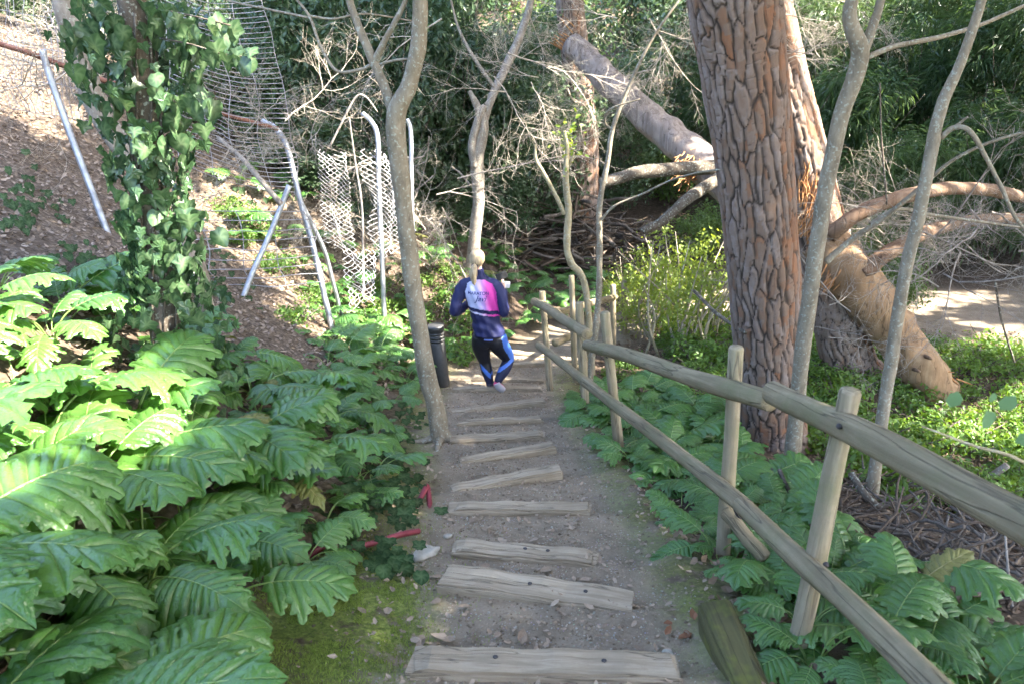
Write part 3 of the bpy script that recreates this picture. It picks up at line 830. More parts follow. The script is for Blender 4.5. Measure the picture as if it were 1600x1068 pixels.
pb = P(1200, 705, 7.4); pb.z = Hs(pb.x, 7.4) - .1
pine = empty('pine_tree', pb)
tag(pine, 'thick pine trunk with deep orange and grey bark plates behind the railing', 'tree')
pine_pts = [pb, P(1205, 640, 7.4), P(1198, 500, 7.3), P(1183, 300, 7.15), P(1163, 120, 7.0), P(1145, -20, 6.85), P(1115, -330, 6.5), P(1090, -800, 6.2)]
pine_r = [.40, .335, .325, .325, .345, .36, .36, .33]
pine_trunk('trunk', pine_pts, pine_r, pine, 5, 170, 520)
p2b = P(1335, 625, 9.9); p2b.z = Hs(p2b.x, 9.9) - .1
pine2 = empty('pine_tree', p2b)
tag(pine2, 'sunlit wounded pine standing behind the thick pine and the fallen log', 'tree')
pine2_pts = [p2b, P(1325, 560, 9.9), P(1300, 450, 9.9), P(1272, 330, 9.9), P(1240, 200, 9.85), P(1205, 60, 9.8), P(1160, -200, 9.6), P(1120, -600, 9.4)]
pine_trunk('trunk', pine2_pts, [.40, .34, .33, .33, .31, .30, .28, .25], pine2, 9, 120, 420)
# splintered wound on the second pine
mb = MB(); g = np.random.default_rng(3)
for k in range(60):
    px = 1258 + g.uniform(-12, 14); py = g.uniform(265, 385); Y = 9.9 - .33 + g.uniform(-.02, .04)
    a = P(px, py, Y); L = g.uniform(.06, .3)
    mb.tube([a, a + Vector((g.uniform(-.03, .03), -.02, L * .5)), a + Vector((g.uniform(-.06, .06), g.uniform(-.08, 0), L))], [.012, .009, .001], 4)
w = mb.build('splintered_wound', M['splinter'], pine2, smooth=False); w.location = -p2b
tag(w, 'raw orange splintered wound in the bark')
w['kind'] = 'stuff'
# the far pine, sunlit, in the background
p3 = empty('pine_tree', (P(915, 250, 17.5).x, 17.5, Hs(P(915, 250, 17.5).x, 17.5)))
tag(p3, 'far sunlit pine trunk standing in the thicket behind the brush pile', 'tree')
pine_trunk('trunk', [p3.location, P(912, 220, 17.5), P(900, 100, 17.5), P(885, -60, 17.4), P(880, -300, 17.4)], [.34, .31, .29, .27, .25], p3, 15, 60, 160)

# ------------------------------------------------------------------ fallen log
lg = empty('fallen_log', P(1462, 612, 9.3))
tag(lg, 'long broken trunk leaning across behind the thick pine, its lower end stripped of bark', 'log')
def along(pts, rad, name, mat, sides=26, n=60, wob=.12, seed=1, parent=lg):
    return limb(name, pts, rad, M[mat], parent, sides, n, wob, seed)
along([P(1478, 622, 9.2), P(1440, 575, 9.3), P(1390, 510, 9.5), P(1335, 435, 9.5), P(1285, 372, 9.7)], [.21, .26, .29, .30, .28], 'stripped_butt', 'stripped', seed=2)
along([P(1170, 315, 11.2), P(1085, 245, 12.0), P(1010, 180, 12.6), P(940, 115, 13.2), P(893, 68, 13.6)], [.30, .27, .23, .21, .19], 'upper_trunk', 'oldlog', seed=4)
along([P(1300, 385, 9.8), P(1240, 350, 10.4), P(1165, 312, 11.2)], [.30, .30, .28], 'middle_trunk', 'oldlog', seed=5)
def splinters(px, py, Y, n, spread, L, seed, dirv, parent=lg, mat='splinter', name='torn_end'):
    mb = MB(); g = np.random.default_rng(seed); o = P(px, py, Y)
    for k in range(n):
        a = Vector((g.normal(0, spread), g.normal(0, spread * .6), g.normal(0, spread)))
        d = (Vector(dirv).normalized() + Vector((g.normal(0, .18), g.normal(0, .18), g.normal(0, .18)))) * g.uniform(.4, 1) * L
        mb.tube([a, a + d * .6, a + d], [.012, .008, .001], 4)
    ob = mb.build(name, M[mat], parent, smooth=False); ob.location = o - parent.location; ob['kind'] = 'stuff'
    return ob
splinters(893, 72, 13.6, 40, .09, .3, 1, (-.6, .1, .5))
splinters(1080, 262, 11.75, 110, .12, .26, 2, (-.2, -.3, -.1))
splinters(1300, 430, 9.35, 24, .08, .2, 5, (-.3, -.1, -.4))
splinters(1466, 604, 9.2, 70, .10, .2, 6, (.6, -.1, -.3))
along([P(1120, 262, 11.2), P(1010, 268, 11.0), P(938, 287, 10.9)], [.10, .09, .075], 'branch', 'darkbark', 12, 24, .15, 7)
along([P(1130, 275, 10.9), P(1075, 310, 10.5), P(1035, 345, 10.3), P(1002, 362, 10.2)], [.10, .07, .06, .05], 'branch', 'darkbark', 12, 24, .15, 8)
along([P(1295, 368, 9.4), P(1350, 330, 9.3), P(1430, 303, 9.4), P(1510, 294, 9.6), P(1580, 304, 9.9), P(1680, 330, 10.2)], [.10, .085, .08, .075, .07, .05], 'branch', 'brownbranch', 14, 40, .12, 9)
along([P(1345, 428, 9.3), P(1400, 388, 9.4), P(1470, 355, 9.8), P(1560, 342, 10.3), P(1680, 345, 10.8)], [.11, .085, .08, .07, .06], 'branch', 'brownbranch', 14, 40, .12, 10)
for (px, py) in ((1432, 580), (1450, 560), (1405, 535)):
    q = P(px, py, 9.05); along([q + Vector((0, .1, 0)), q + Vector((.01, -.05, .02))], [.03, .018], 'knot_stub', 'brownbranch', 8, 5, .1, 3)

# ------------------------------------------------------------------ slender trees
def tree(name, label, base_px, base_Y, stem, branches, mat='young', group=None, roots=0, sides=14):
    """stem: list of (px,py,Y,r); the first point is dropped to the ground."""
    pts = [P(a, b, Y) for a, b, Y, r in stem]; rad = [s[3] for s in stem]
    b0 = pts[0].copy(); gz = Hs(b0.x, b0.y) - .06
    pts[0] = Vector((b0.x, b0.y, gz))
    root = empty(name, pts[0])
    tag(root, label, 'tree', group)
    limb('trunk', pts, rad, M[mat], root, sides, len(pts) * 8, .10, hash(label) % 50)
    for k, br in enumerate(branches):
        limb('branch', [P(a, b, Y) for a, b, Y, r in br], [s[3] for s in br], M[mat], root, 9, len(br) * 7, .10, k)
    for k in range(roots):
        a = k * 2 * math.pi / roots + .9; d = Vector((math.cos(a), math.sin(a), 0))
        p0 = pts[0] + Vector((0, 0, .22)); r_ = rad[0]
        e1 = pts[0] + d * .14; e2 = pts[0] + d * .34
        limb('root', [p0, pts[0] + d * .06 + Vector((0, 0, .14)), Vector((e1.x, e1.y, Hs(e1.x, e1.y) + .015)), Vector((e2.x, e2.y, Hs(e2.x, e2.y) - .03))],
             [r_ * .6, r_ * .5, r_ * .36, r_ * .12], M[mat], root, 8, 18, .15, k)
    return root
tree('slender_tree', 'slender grey tree forking above head height at the path edge', 0, 0,
     [(690, 700, 6.4, .095), (683, 650, 6.4, .080), (663, 560, 6.35, .075), (643, 430, 6.3, .073), (630, 310, 6.25, .070), (619, 190, 6.2, .074), (640, 130, 6.15, .062), (655, 60, 6.1, .056), (656, -60, 6.05, .05), (668, -300, 6.0, .035)],
     [[(621, 205, 6.2, .045), (606, 150, 6.25, .037), (583, 95, 6.3, .035), (560, 40, 6.35, .03), (540, -30, 6.4, .026), (520, -200, 6.5, .015)],
      [(585, 97, 6.3, .028), (606, 55, 6.2, .022), (632, 5, 6.1, .018), (650, -60, 6.0, .012)],
      [(585, 100, 6.3, .017), (560, 110, 6.35, .013), (525, 110, 6.4, .012), (500, 70, 6.5, .012), (483, 25, 6.6, .011), (455, -10, 6.7, .009)],
      [(590, 102, 6.3, .010), (615, 95, 6.2, .010), (645, 92, 6.1, .009)],
      [(483, 25, 6.6, .010), (520, 30, 6.6, .009), (570, 22, 6.6, .008), (645, 33, 6.7, .006)],
      [(483, 28, 6.6, .010), (420, 15, 6.8, .009), (360, 2, 7.0, .008), (320, -12, 7.1, .006)]], roots=5)
tree('slender_tree', 'mottled grey tree standing in front of the thick pine trunk', 0, 0,
     [(1236, 735, 6.5, .075), (1243, 660, 6.5, .068), (1255, 540, 6.45, .066), (1270, 430, 6.4, .066), (1288, 310, 6.35, .064), (1312, 190, 6.3, .062), (1343, 90, 6.25, .064), (1328, 30, 6.2, .05), (1335, -40, 6.2, .04), (1350, -250, 6.2, .03)],
     [[(1343, 95, 6.25, .045), (1362, 45, 6.25, .036), (1380, -20, 6.3, .03), (1400, -200, 6.4, .02)],
      [(1355, 90, 6.25, .022), (1400, 72, 6.3, .02), (1470, 58, 6.4, .018), (1540, 36, 6.5, .016), (1620, 0, 6.6, .012)],
      [(1290, 410, 6.4, .028), (1330, 375, 6.4, .023), (1375, 345, 6.3, .02), (1430, 300, 6.2, .018), (1490, 250, 6.1, .014), (1560, 218, 6.0, .011), (1640, 198, 5.9, .008)],
      [(1360, 350, 6.35, .018), (1400, 327, 6.4, .015), (1450, 335, 6.5, .014), (1520, 345, 6.6, .012), (1640, 362, 6.7, .009)]])
tree('slender_tree', 'leaning mottled tree with a hooked side branch over the fallen log', 0, 0,
     [(1362, 775, 5.9, .058), (1372, 700, 5.9, .052), (1393, 560, 5.9, .050), (1412, 440, 5.9, .048), (1437, 330, 5.9, .047), (1455, 240, 5.9, .046), (1470, 170, 5.9, .042), (1500, 100, 5.9, .036), (1528, 20, 5.9, .033), (1550, -60, 5.9, .028), (1600, -250, 6., .02)],
     [[(1470, 215, 5.9, .022), (1490, 200, 5.85, .019), (1515, 205, 5.8, .018), (1540, 245, 5.8, .016), (1568, 300, 5.8, .015), (1590, 345, 5.8, .012), (1640, 400, 5.8, .010)],
      [(1483, 205, 5.9, .012), (1500, 192, 5.85, .010), (1512, 183, 5.8, .007)]])
tree('gnarled_tree', 'pale twisted bare trunk with a broken top beyond the walking person', 0, 0,
     [(735, 412, 13.0, .12), (742, 370, 13.0, .105), (748, 310, 13.0, .10), (746, 250, 13.0, .11), (755, 195, 13.0, .085), (745, 165, 13.0, .06), (733, 142, 13.0, .03)],
     [[(742, 262, 12.95, .07), (738, 225, 12.95, .07), (748, 185, 12.95, .06), (757, 165, 13.0, .045)],
      [(750, 205, 13.0, .07), (770, 150, 13.1, .065), (795, 95, 13.3, .07), (815, 50, 13.5, .06), (835, -20, 13.6, .05), (860, -150, 13.8, .03)],
      [(775, 140, 13.1, .03), (740, 90, 13.2, .028), (715, 40, 13.3, .02), (700, -20, 13.3, .012)],
      [(735, 290, 13.0, .02), (720, 272, 13.0, .018), (705, 260, 13.0, .012)]], mat='pale')
tree('lopped_sapling', 'lopped yellowish sapling with a few fresh leaves at its top', 0, 0,
     [(930, 480, 9.6, .05), (915, 450, 9.6, .042), (893, 412, 9.6, .045), (886, 385, 9.6, .043), (888, 330, 9.6, .042), (884, 280, 9.6, .04), (886, 235, 9.6, .028), (882, 205, 9.6, .018)],
     [[(882, 335, 9.6, .03), (868, 305, 9.6, .026), (850, 272, 9.6, .025), (838, 250, 9.6, .022), (836, 226, 9.6, .014)],
      [(884, 270, 9.6, .02), (893, 250, 9.6, .016), (897, 238, 9.6, .01)]], mat='lopped')
tree('slender_tree', 'thin grey sapling with a long side twig rising behind the railing posts', 0, 0,
     [(920, 610, 8.2, .036), (925, 560, 8.2, .034), (935, 470, 8.2, .033), (937, 390, 8.2, .033), (937, 320, 8.2, .03), (950, 250, 8.2, .026), (958, 200, 8.2, .023), (985, 130, 8.2, .018), (1020, 60, 8.2, .014), (1065, -5, 8.2, .010)],
     [[(938, 345, 8.2, .014), (960, 322, 8.1, .012), (1000, 305, 8.0, .011), (1060, 278, 7.6, .010), (1130, 265, 7.0, .009), (1200, 268, 6.8, .006)],
      [(957, 205, 8.2, .012), (945, 190, 8.2, .01), (955, 170, 8.1, .009), (1000, 155, 8.0, .006)]])

# leaning smooth trunk beside the ivy
tree('leaning_tree', 'smooth grey leaning trunk crossing behind the ivy column', 0, 0,
     [(332, 530, 6.6, .085), (322, 480, 6.6, .075), (300, 400, 6.6, .075), (240, 300, 6.6, .08), (165, 190, 6.6, .09), (125, 90, 6.6, .09), (95, -20, 6.6, .09), (40, -200, 6.6, .08)], [], mat='pale')

# ------------------------------------------------------------------ ivy-covered tree
it = empty('ivy_clad_tree', (0, 0, 0))
ib = P(250, 520, 5.0); ib.z = Hs(ib.x, 5.0) - .1; it.location = ib
tag(it, 'dark trunk wrapped from foot to top in glossy ivy on the uphill bank', 'tree')
ivy_line = [ib, P(255, 470, 5.0), P(248, 380, 5.0), P(232, 250, 5.0), P(222, 120, 4.95), P(205, 0, 4.9), P(195, -200, 4.8), P(190, -500, 4.8)]
limb('trunk', ivy_line, [.10, .085, .08, .08, .08, .078, .07, .06], M['darkbark'], it, 16, 60, .12, 3)
iv = empty('ivy_vine', ib + Vector((0, -.12, 0)))
tag(iv, 'climbing ivy with broad glossy leaves covering the trunk on the bank', 'ivy')
Vl, Fl = ivy_leaf_arrays(1.0, True); V2, F2 = ivy_leaf_arrays(1.0, False)
ivm = []
for k, (vv, ff) in enumerate(((Vl, Fl), (V2, F2), (Vl * np.array([1.1, 1, .85]), Fl))):
    mm = (len(vv) - 1) // 2; vein = np.zeros(len(vv)); vein[0] = .8; vein[1:1 + mm:2] = .55; vein[1 + mm] = .5
    ivm.append(bulk('leaf', vv, ff, M['ivy'], obj=False, attrs={'tint': np.full(len(vv), .2 * k + .1), 'vein': vein}))
lc = crom(np.array([tuple(p) for p in ivy_line[:6]]), 200)
g = np.random.default_rng(21)
def ivy_place(o, pos, out, s):
    out = Vector(out).normalized()
    z = Vector((0, 0, 1)); z = (z - out * z.dot(out)); z.normalize()
    x = out.cross(z) * -1
    m = Matrix((x, out, z)).transposed()
    rot = Euler((g.normal(-.35, .3), g.normal(0, .35), g.normal(0, .5))).to_matrix()
    o.matrix_basis = Matrix.Translation(Vector(pos) - iv.location) @ (m @ rot).to_4x4() @ Matrix.Diagonal((s, s, s, 1))
front = []
cnt = 0
stuffP, stuffN = [], []
for k in range(950):
    t = g.random()
    c_ = lc[int(t * 199)]
    th = g.uniform(-math.pi, math.pi)
    # bulges: wide tufts at the top and at the foot
    bulge = .13 + .11 * max(0, math.sin(t * 9 + 1)) + (.22 if t > .83 else 0) * g.random() + (.10 if t < .25 else 0)
    rr = .085 + bulge * g.random() ** .7
    out = Vector((math.sin(th), -math.cos(th), g.uniform(-.1, .35)))
    pos = Vector(c_) + Vector((math.sin(th) * rr * 1.25, -math.cos(th) * rr, g.uniform(-.03, .03)))
    if math.cos(th) > -.25 and cnt < 290:
        o = link(bpy.data.objects.new('leaf', ivm[k % 3]), iv); ivy_place(o, pos, out, g.uniform(.065, .13)); cnt += 1
    else: stuffP.append(pos); stuffN.append(out)
# hanging side sprays of ivy
sprays = [[P(250, 60, 4.9), P(300, 70, 4.7), P(350, 85, 4.6), P(400, 90, 4.55)], [P(235, 130, 4.9), P(275, 160, 4.75), P(310, 160, 4.7), P(330, 150, 4.65)],
          [P(225, 10, 4.9), P(300, 25, 4.75), P(360, 40, 4.7)], [P(200, 20, 4.9), P(150, 40, 4.8), P(110, 60, 4.75)], [P(250, 330, 5.), P(300, 340, 4.85), P(330, 345, 4.8)]]
mb = MB()
for sp in sprays:
    mb.tube([p - iv.location for p in sp], [.006, .005, .004, .002][:len(sp)], 5, 16)
    q = crom(np.array([tuple(p) for p in sp]), 40)
    for k in range(13):
        pos = q[g.integers(4, 40)] + g.normal(0, .035, 3)
        o = link(bpy.data.objects.new('leaf', ivm[k % 3]), iv); ivy_place(o, pos, (g.normal(0, .5), -1, g.uniform(0, .5)), g.uniform(.08, .14))
for k in range(7):
    th = k * .9; q = [Vector(lc[i]) + Vector((math.sin(th + i * .012) * .092, -math.cos(th + i * .012) * .092, 0)) - iv.location for i in range(0, 200, 8)]
    mb.tube(q, .009, 5)
mb.build('stem', M['darkbark'], iv)
rt = []
for n_ in stuffN:
    out = n_.normalized(); z = Vector((0, 0, 1)); z = (z - out * z.dot(out)).normalized(); x = out.cross(z) * -1
    m = Matrix((x, out, z)).transposed() @ Euler((g.normal(-.3, .3), g.normal(0, .3), g.normal(0, .5))).to_matrix()
    rt.append(np.array(m))
so = scatter('rear_leaves', Vl, Fl, np.array([tuple(p - iv.location) for p in stuffP]), np.array(rt), g.uniform(.05, .11, len(stuffP)), M['ivy'], iv)
so['kind'] = 'stuff'

# ------------------------------------------------------------------ acanthus
AC = [acanthus_leaf('leaf', .46, .22, 4, 1.25, .95, 1), acanthus_leaf('leaf', .42, .21, 4, 1.1, .8, 2), acanthus_leaf('leaf', .50, .22, 4, 1.35, 1.2, 3),
      acanthus_leaf('leaf', .38, .19, 3, .95, .6, 4), acanthus_leaf('leaf', .46, .21, 5, 1.15, 1.1, 5), acanthus_leaf('leaf', .36, .18, 3, .75, .75, 6), acanthus_leaf('leaf', .48, .24, 4, 1.2, .7, 11), acanthus_leaf('leaf', .44, .20, 5, 1.3, 1.0, 12)]
ACOLD = [acanthus_leaf('leaf', .44, .15, 4, .55, 1.2, 8, mat='oldleaf'), acanthus_leaf('leaf', .40, .13, 4, .4, .9, 9, mat='oldleaf')]
def acanthus(x, y, scale, nleaf, seed, label, group, lean=None, lift=0.0, mats=None):
    r = random.Random(seed)
    root = empty('acanthus_plant', (x, y, Hs(x, y) - .02 + lift))
    tag(root, label, 'plant', group)
    a0 = r.uniform(0, 6.28)
    for k in range(nleaf):
        a = a0 + k * 2.4 + r.uniform(-.3, .3)
        old = r.random() < .022
        o = bpy.data.objects.new('leaf', r.choice(ACOLD if old else AC)); link(o, root)
        s = scale * r.uniform(.55, 1.2)
        if old: o['label'] = 'yellowing old leaf'
        o.scale = (s, s * r.uniform(.9, 1.15), s)
        o.rotation_euler = (r.uniform(-.4, .4), r.uniform(-.3, .3), a)
        o.location = (math.cos(a) * .03, math.sin(a) * .03, r.uniform(0, .05))
    return root
def inview(x, y, z, m=60):
    d = Vector((x, y, z - CZ)); dep = d.y * math.cos(PITCH) - d.z * math.sin(PITCH)
    if dep < .4: return False
    px = 800 + FPX * d.x / dep; py = 534 - FPX * (d.y * math.sin(PITCH) + d.z * math.cos(PITCH)) / dep
    return -m < px < 1600 + m and -m < py < 1068 + m, px, py, dep
def visible(x, y, z, m):
    v = inview(x, y, z, m); return bool(v) and v[0]
def ac_label(x, y, s, marks):
    k = min(marks, key=lambda m: (m[0] - x) ** 2 + (m[1] - y) ** 2)
    size = '' if s == 0 else ('big ' if s > .85 else 'middling ' if s > .65 else 'small ')
    return size + 'acanthus plant ' + k[2], 'acanthus plants ' + k[2]
UP = [(-1.25, 2.6, 'hanging over the edge of the moss patch'), (-1.9, 2.0, 'on the bank directly above the moss patch'), (-2.6, 2.6, 'high on the bank above the moss patch'), (-1.35, 3.6, 'just uphill of the red hose'),
      (-1.2, 4.6, 'between the red hose and the forked tree root'), (-2.0, 4.0, 'downslope of the foot of the ivy-clad tree'), (ib.x - .8, ib.y - .5, 'on the uphill side of the ivy-clad tree'), (ib.x + .5, ib.y + .3, 'close beside the foot of the ivy-clad tree'),
      (-1.2, 6.3, 'next to the root of the slender forked tree'), (-2.2, 6.3, 'at the foot of the smooth leaning trunk'), (-1.3, 7.8, 'between the forked tree and the black bollard'), (-2.1, 8.3, 'below the bent grey steel post'),
      (-1.4, 9.6, 'on the bank just behind the black bollard'), (-2.6, 10.2, 'at the foot of the chain-link mesh')]
FAR = [(-.8, 11.4, 'just past the walking person by the path'), (.6, 12.6, 'along the far side of the path bend'), (-2.4, 11.8, 'below the white bent post'), (-1.0, 13.2, 'around the base of the twisted pale trunk'), (1.2, 14.6, 'in front of the brush pile'),
       (-2.6, 14.4, 'in the dip behind the chain-link mesh'), (-.6, 15.3, 'between the twisted trunk and the brush pile')]
DOWN = [(1.3, 2.4, 'beside the mossy beam under the railing'), (1.9, 2.5, 'beyond the railing near the mossy beam'), (1.15, 3.6, 'around the diagonal brace of the railing'), (1.9, 3.6, 'between the diagonal brace and the twig heap'), (1.05, 4.8, 'at the path edge under the lower rail'),
        (1.8, 4.9, 'below the railing on the near side of the mottled tree'), (1.0, 6.1, 'at the foot of the railing post by the rail joint'), (1.8, 6.3, 'between the railing and the thick pine'), (1.0, 7.4, 'where the railing narrows towards the path bend'), (1.8, 7.6, 'on the shaded slope beside the thick pine')]
seed = 100
# uphill bank
placed = []
def far_enough(x, y, d): return all((x - a) ** 2 + (y - b) ** 2 > d * d for a, b in placed)
g = np.random.default_rng(77)
tries = 0
while tries < 6000:
    tries += 1
    y = g.uniform(.9, 10.8); x = g.uniform(-5.2, -.8)
    edge = float(cx(y)) - (.92 + .22 * float(sstep(4.4, 3.4, y)) + .03)
    if x > edge - .1: continue
    if y > 6.2 and x < -1.5 - (y - 6) * .25: continue          # bare litter slope
    if y > 4.2 and x < -3.4: continue
    if (x - ib.x) ** 2 + (y - ib.y) ** 2 < .3: continue
    d = .29 if y < 4.5 else .28
    if not far_enough(x, y, d): continue
    z = Hs(x, y)
    if not visible(x, y, z + .3, 240): continue
    if y < 1.5 and x > -1.0: continue
    dep = inview(x, y, z)[3]
    if dep < 1.25: continue
    placed.append((x, y))
    s = g.uniform(.75, 1.08) if y < 3.8 else g.uniform(.62, .88) if y < 6 else g.uniform(.5, .75)
    if x > edge - .45: s *= .72
    if x < -1.7 and 2.2 < y < 4.8: s *= 1.12
    lab, gr = ac_label(x, y, s, UP)
    acanthus(x, y, s, int(g.integers(6, 9)), seed, lab, gr); seed += 1
# beside and beyond the person
tries = 0
while tries < 1500:
    tries += 1
    y = g.uniform(10.6, 16.0); x = g.uniform(-4.0, 2.4)
    if x > np.interp(y, [10.6, 11.5, 13, 16], [-.9, -.3, 1.2, 2.4]): continue
    if not far_enough(x, y, .46): continue
    placed.append((x, y))
    acanthus(x, y, g.uniform(.5, .75), 6, seed, *ac_label(x, y, 0, FAR)); seed += 1
# downhill side
tries = 0
while tries < 5000:
    tries += 1
    y = g.uniform(1.9, 8.3); x = g.uniform(.7, 3.2)
    e = float(cx(y)) + .92 + .2 * float(sstep(4.4, 3.2, y))
    if x < e or x > np.interp(y, [1.9, 2.8, 3.6, 5, 8.3], [2.6, 2.5, 2.3, 1.95, 2.1]): continue
    if not far_enough(x, y, .27): continue
    if (x - pb.x) ** 2 + (y - pb.y) ** 2 < .35: continue
    z = Hs(x, y)
    if not visible(x, y, z + .2, 150): continue
    placed.append((x, y))
    s = g.uniform(.58, .86)
    if x < e + .3: s *= .72
    lab, gr = ac_label(x, y, s, DOWN)
    acanthus(x, y, s, int(g.integers(6, 9)), seed, lab, gr); seed += 1
print('acanthus', seed - 100)

# ------------------------------------------------------------------ old wire fence on the bank
def sheet(A, B, C, D, sag=.0, wob=.0, seed=0):
    """Map (s,t) in 0..1 to a sagging sheet with corners A (top-left) B (top-right) C (bottom-right) D (bottom-left)."""
    A, B, C, D = [np.array(tuple(v)) for v in (A, B, C, D)]
    def f(s, t):
        s = np.asarray(s)[:, None]; t = np.asarray(t)[:, None]
        p = (A * (1 - s) + B * s) * (1 - t) + (D * (1 - s) + C * s) * t
        p[:, 1] += (wob * fbm(s[:, 0] * 3 + seed, t[:, 0] * 4, 2))
        p[:, 0] += (wob * .5 * fbm(s[:, 0] * 3 + seed + 9, t[:, 0] * 4, 2))
        p[:, 2] -= sag * (np.sin(np.pi * s[:, 0]))
        return p
    return f
def wire_panel(name, label, f, nh, nv, r, root_at):
    root = empty(name, root_at); tag(root, label, 'fence')
    o = np.array(tuple(root_at)); mb = MB()
    for i in range(nh):
        s = np.linspace(0, 1, 14); mb.tube(f(s, np.full(14, i / (nh - 1))) - o, r, 4)
    a = mb.build('horizontal_wires', M['wire_dull'], root); a['kind'] = 'stuff'
    for j in range(nv):
        t = np.linspace(0, 1, 24); mb = MB(); mb.tube(f(np.full(24, j / (nv - 1)), t) - o, r, 4); mb.build('vertical_wire', M['wire_dull'], root)
    return root
def chain_link(name, label, f, nx, nz, r, root_at, ragged=.0, seed=0):
    root = empty(name, root_at); tag(root, label, 'fence')
    o = np.array(tuple(root_at)); mb = MB(); g = np.random.default_rng(seed)
    for i in range(nx):
        k0 = int(g.random() * ragged * nz); k1 = nz - int(g.random() * ragged * nz)
        k = np.arange(k0, k1)
        if len(k) < 4: continue
        s = (i + .5 + .5 * np.where((k + i) % 2 == 0, -1, 1)) / nx
        mb.tube(f(s, k / (nz - 1)) - o, r, 3, cap=False)
    w = mb.build('wire_weave', M['wire'], root); w['kind'] = 'stuff'
    return root
wire_panel('wire_fence_panel', 'tall sagging panel of grey horizontal wires leaning on the bank', sheet(P(235, -60, 9.2), P(392, -40, 9.8), P(470, 300, 9.4), P(285, 250, 8.6),   .1, .25, 3), 44, 5, .0042, P(400, 380, 9.3))
wire_panel('wire_fence_panel', 'torn low wire panel lying across the litter by the leaning pipe', sheet(P(250, 330, 8.6), P(478, 330, 9.2), P(500, 440, 9.0), P(280, 450, 8.4), .02, .2, 8), 9, 5, .0055, P(400, 440, 8.8))
wire_panel('wire_fence_panel', 'faint wire panel among dry stems on the litter slope', sheet(P(-20, -40, 8.6), P(100, -20, 8.9), P(130, 190, 8.6), P(10, 170, 8.3), .0, .2, 18), 5, 12, .004, P(70, 190, 8.5))
chain_link('chain_link_sheet', 'loose torn strip of chain-link mesh hanging between the bent posts', sheet(P(492, 232, 10.4), P(536, 240, 10.4), P(556, 400, 10.2), P(515, 392, 10.2), .0, .22, 1), 10, 44, .0045, P(520, 400, 10.2), .1, 1)
chain_link('chain_link_sheet', 'sunlit chain-link mesh bunched around the white bent post', sheet(P(562, 228, 10.3), P(634, 240, 10.6), P(640, 400, 10.4), P(590, 400, 10.1), .03, .3, 5), 15, 42, .0045, P(610, 400, 10.2), .1, 2)
chain_link('chain_link_sheet', 'fallen chain-link mesh sinking into the leaves at the fence foot', sheet(P(535, 385, 9.6), P(590, 395, 9.7), P(590, 480, 9.3), P(540, 480, 9.2), .0, .2, 7), 11, 22, .0045, P(560, 470, 9.3), .15, 3)
def pipe(label, pts, r, mat='metal', name='metal_post', cat='post', sides=10):
    pts = [Vector(p) for p in pts]
    if name == 'metal_post':      # planted in the ground
        e = pts[-1].copy(); d = (e - pts[-2]).normalized(); k = 0
        while e.z > Hs(e.x, e.y) - .15 and k < 80: e += d * .05; k += 1
        pts.append(e)
    b = Vector(pts[-1]); o = empty(name, b); tag(o, label, cat)
    limb('tube', [Vector(p) for p in pts][::-1], [r] * len(pts), M[mat], o, sides, len(pts) * 8, 0, 1); return o
pipe('grey steel post bent over at the top beside the wire panel', [P(410, 190, 9.7), P(432, 203, 9.6), P(450, 235, 9.5), P(468, 310, 9.4), P(488, 380, 9.3), P(503, 445, 9.2)], .034)
pipe('dark steel brace leaning against the bent grey post', [P(462, 300, 9.45), P(485, 345, 9.6), P(508, 395, 9.8), P(520, 440, 9.9)], .026)
pipe('grey pipe leaning out of the litter below the wire panel', [P(452, 290, 9.1), P(420, 370, 8.9), P(395, 425, 8.7), P(374, 480, 8.5)], .032)
pipe('grey steel post leaning on the dry litter slope behind the ivy', [P(66, 78, 8.4), P(78, 120, 8.4), P(108, 205, 8.3), P(140, 290, 8.2)], .034)
pipe('white sunlit steel post bent over at the top amid chain-link', [P(567, 178, 10.6), P(580, 190, 10.5), P(590, 215, 10.4), P(592, 290, 10.3), P(597, 410, 10.2)], .032)
pipe('grey steel post standing behind the slender forked tree', [P(636, 186, 10.6), P(642, 210, 10.6), P(643, 300, 10.5), P(646, 400, 10.4)], .03)
pipe('rusty iron rail sloping down along the old fence', [P(-30, 60, 8.3), P(60, 88, 8.4), P(150, 122, 8.6), P(280, 160, 9.0), P(435, 202, 9.5)], .026, 'rust', 'rusty_rail', 'rail', 4)

# ------------------------------------------------------------------ dead branches and twig tangles
def twig_mesh(seed, L, r0, gens=3, n0=5, curl=.35, spread=.7, droop=0, sides=4, mat='deadwood', name='twigs'):
    g = np.random.default_rng(seed); mb = MB()
    def grow(p, d, L, r, gen):
        k = 6; pts = [p]; dd = d.copy()
        for i in range(k):
            dd = dd + g.normal(0, curl / k ** .5, 3) * .6; dd[2] -= droop / k
            dd /= np.linalg.norm(dd); pts.append(pts[-1] + dd * L / k)
        mb.tube(pts, np.linspace(r, r * .35, k + 1), sides if gen == gens else 3, cap=False)
        if gen > 0:
            for j in range(int(n0)):
                q = pts[g.integers(1, k + 1)]
                nd = dd + g.normal(0, spread, 3); nd /= np.linalg.norm(nd)
                grow(q, nd, L * g.uniform(.38, .7), r * .5, gen - 1)
    grow(np.zeros(3), np.array([1., 0, .25]) / 1.03, L, r0, gens)
    return mb.build(name, M[mat], obj=False)
TW = [twig_mesh(1, 1.3, .013), twig_mesh(2, 1.5, .014, curl=.6), twig_mesh(3, 1.1, .011, droop=.6, n0=6)]
TWP = [twig_mesh(5, 1.0, .010, mat='paledead', n0=6), twig_mesh(6, 1.2, .011, mat='paledead', curl=.6, droop=.5, n0=6), twig_mesh(8, .8, .009, mat='paledead', n0=7, curl=.7)]
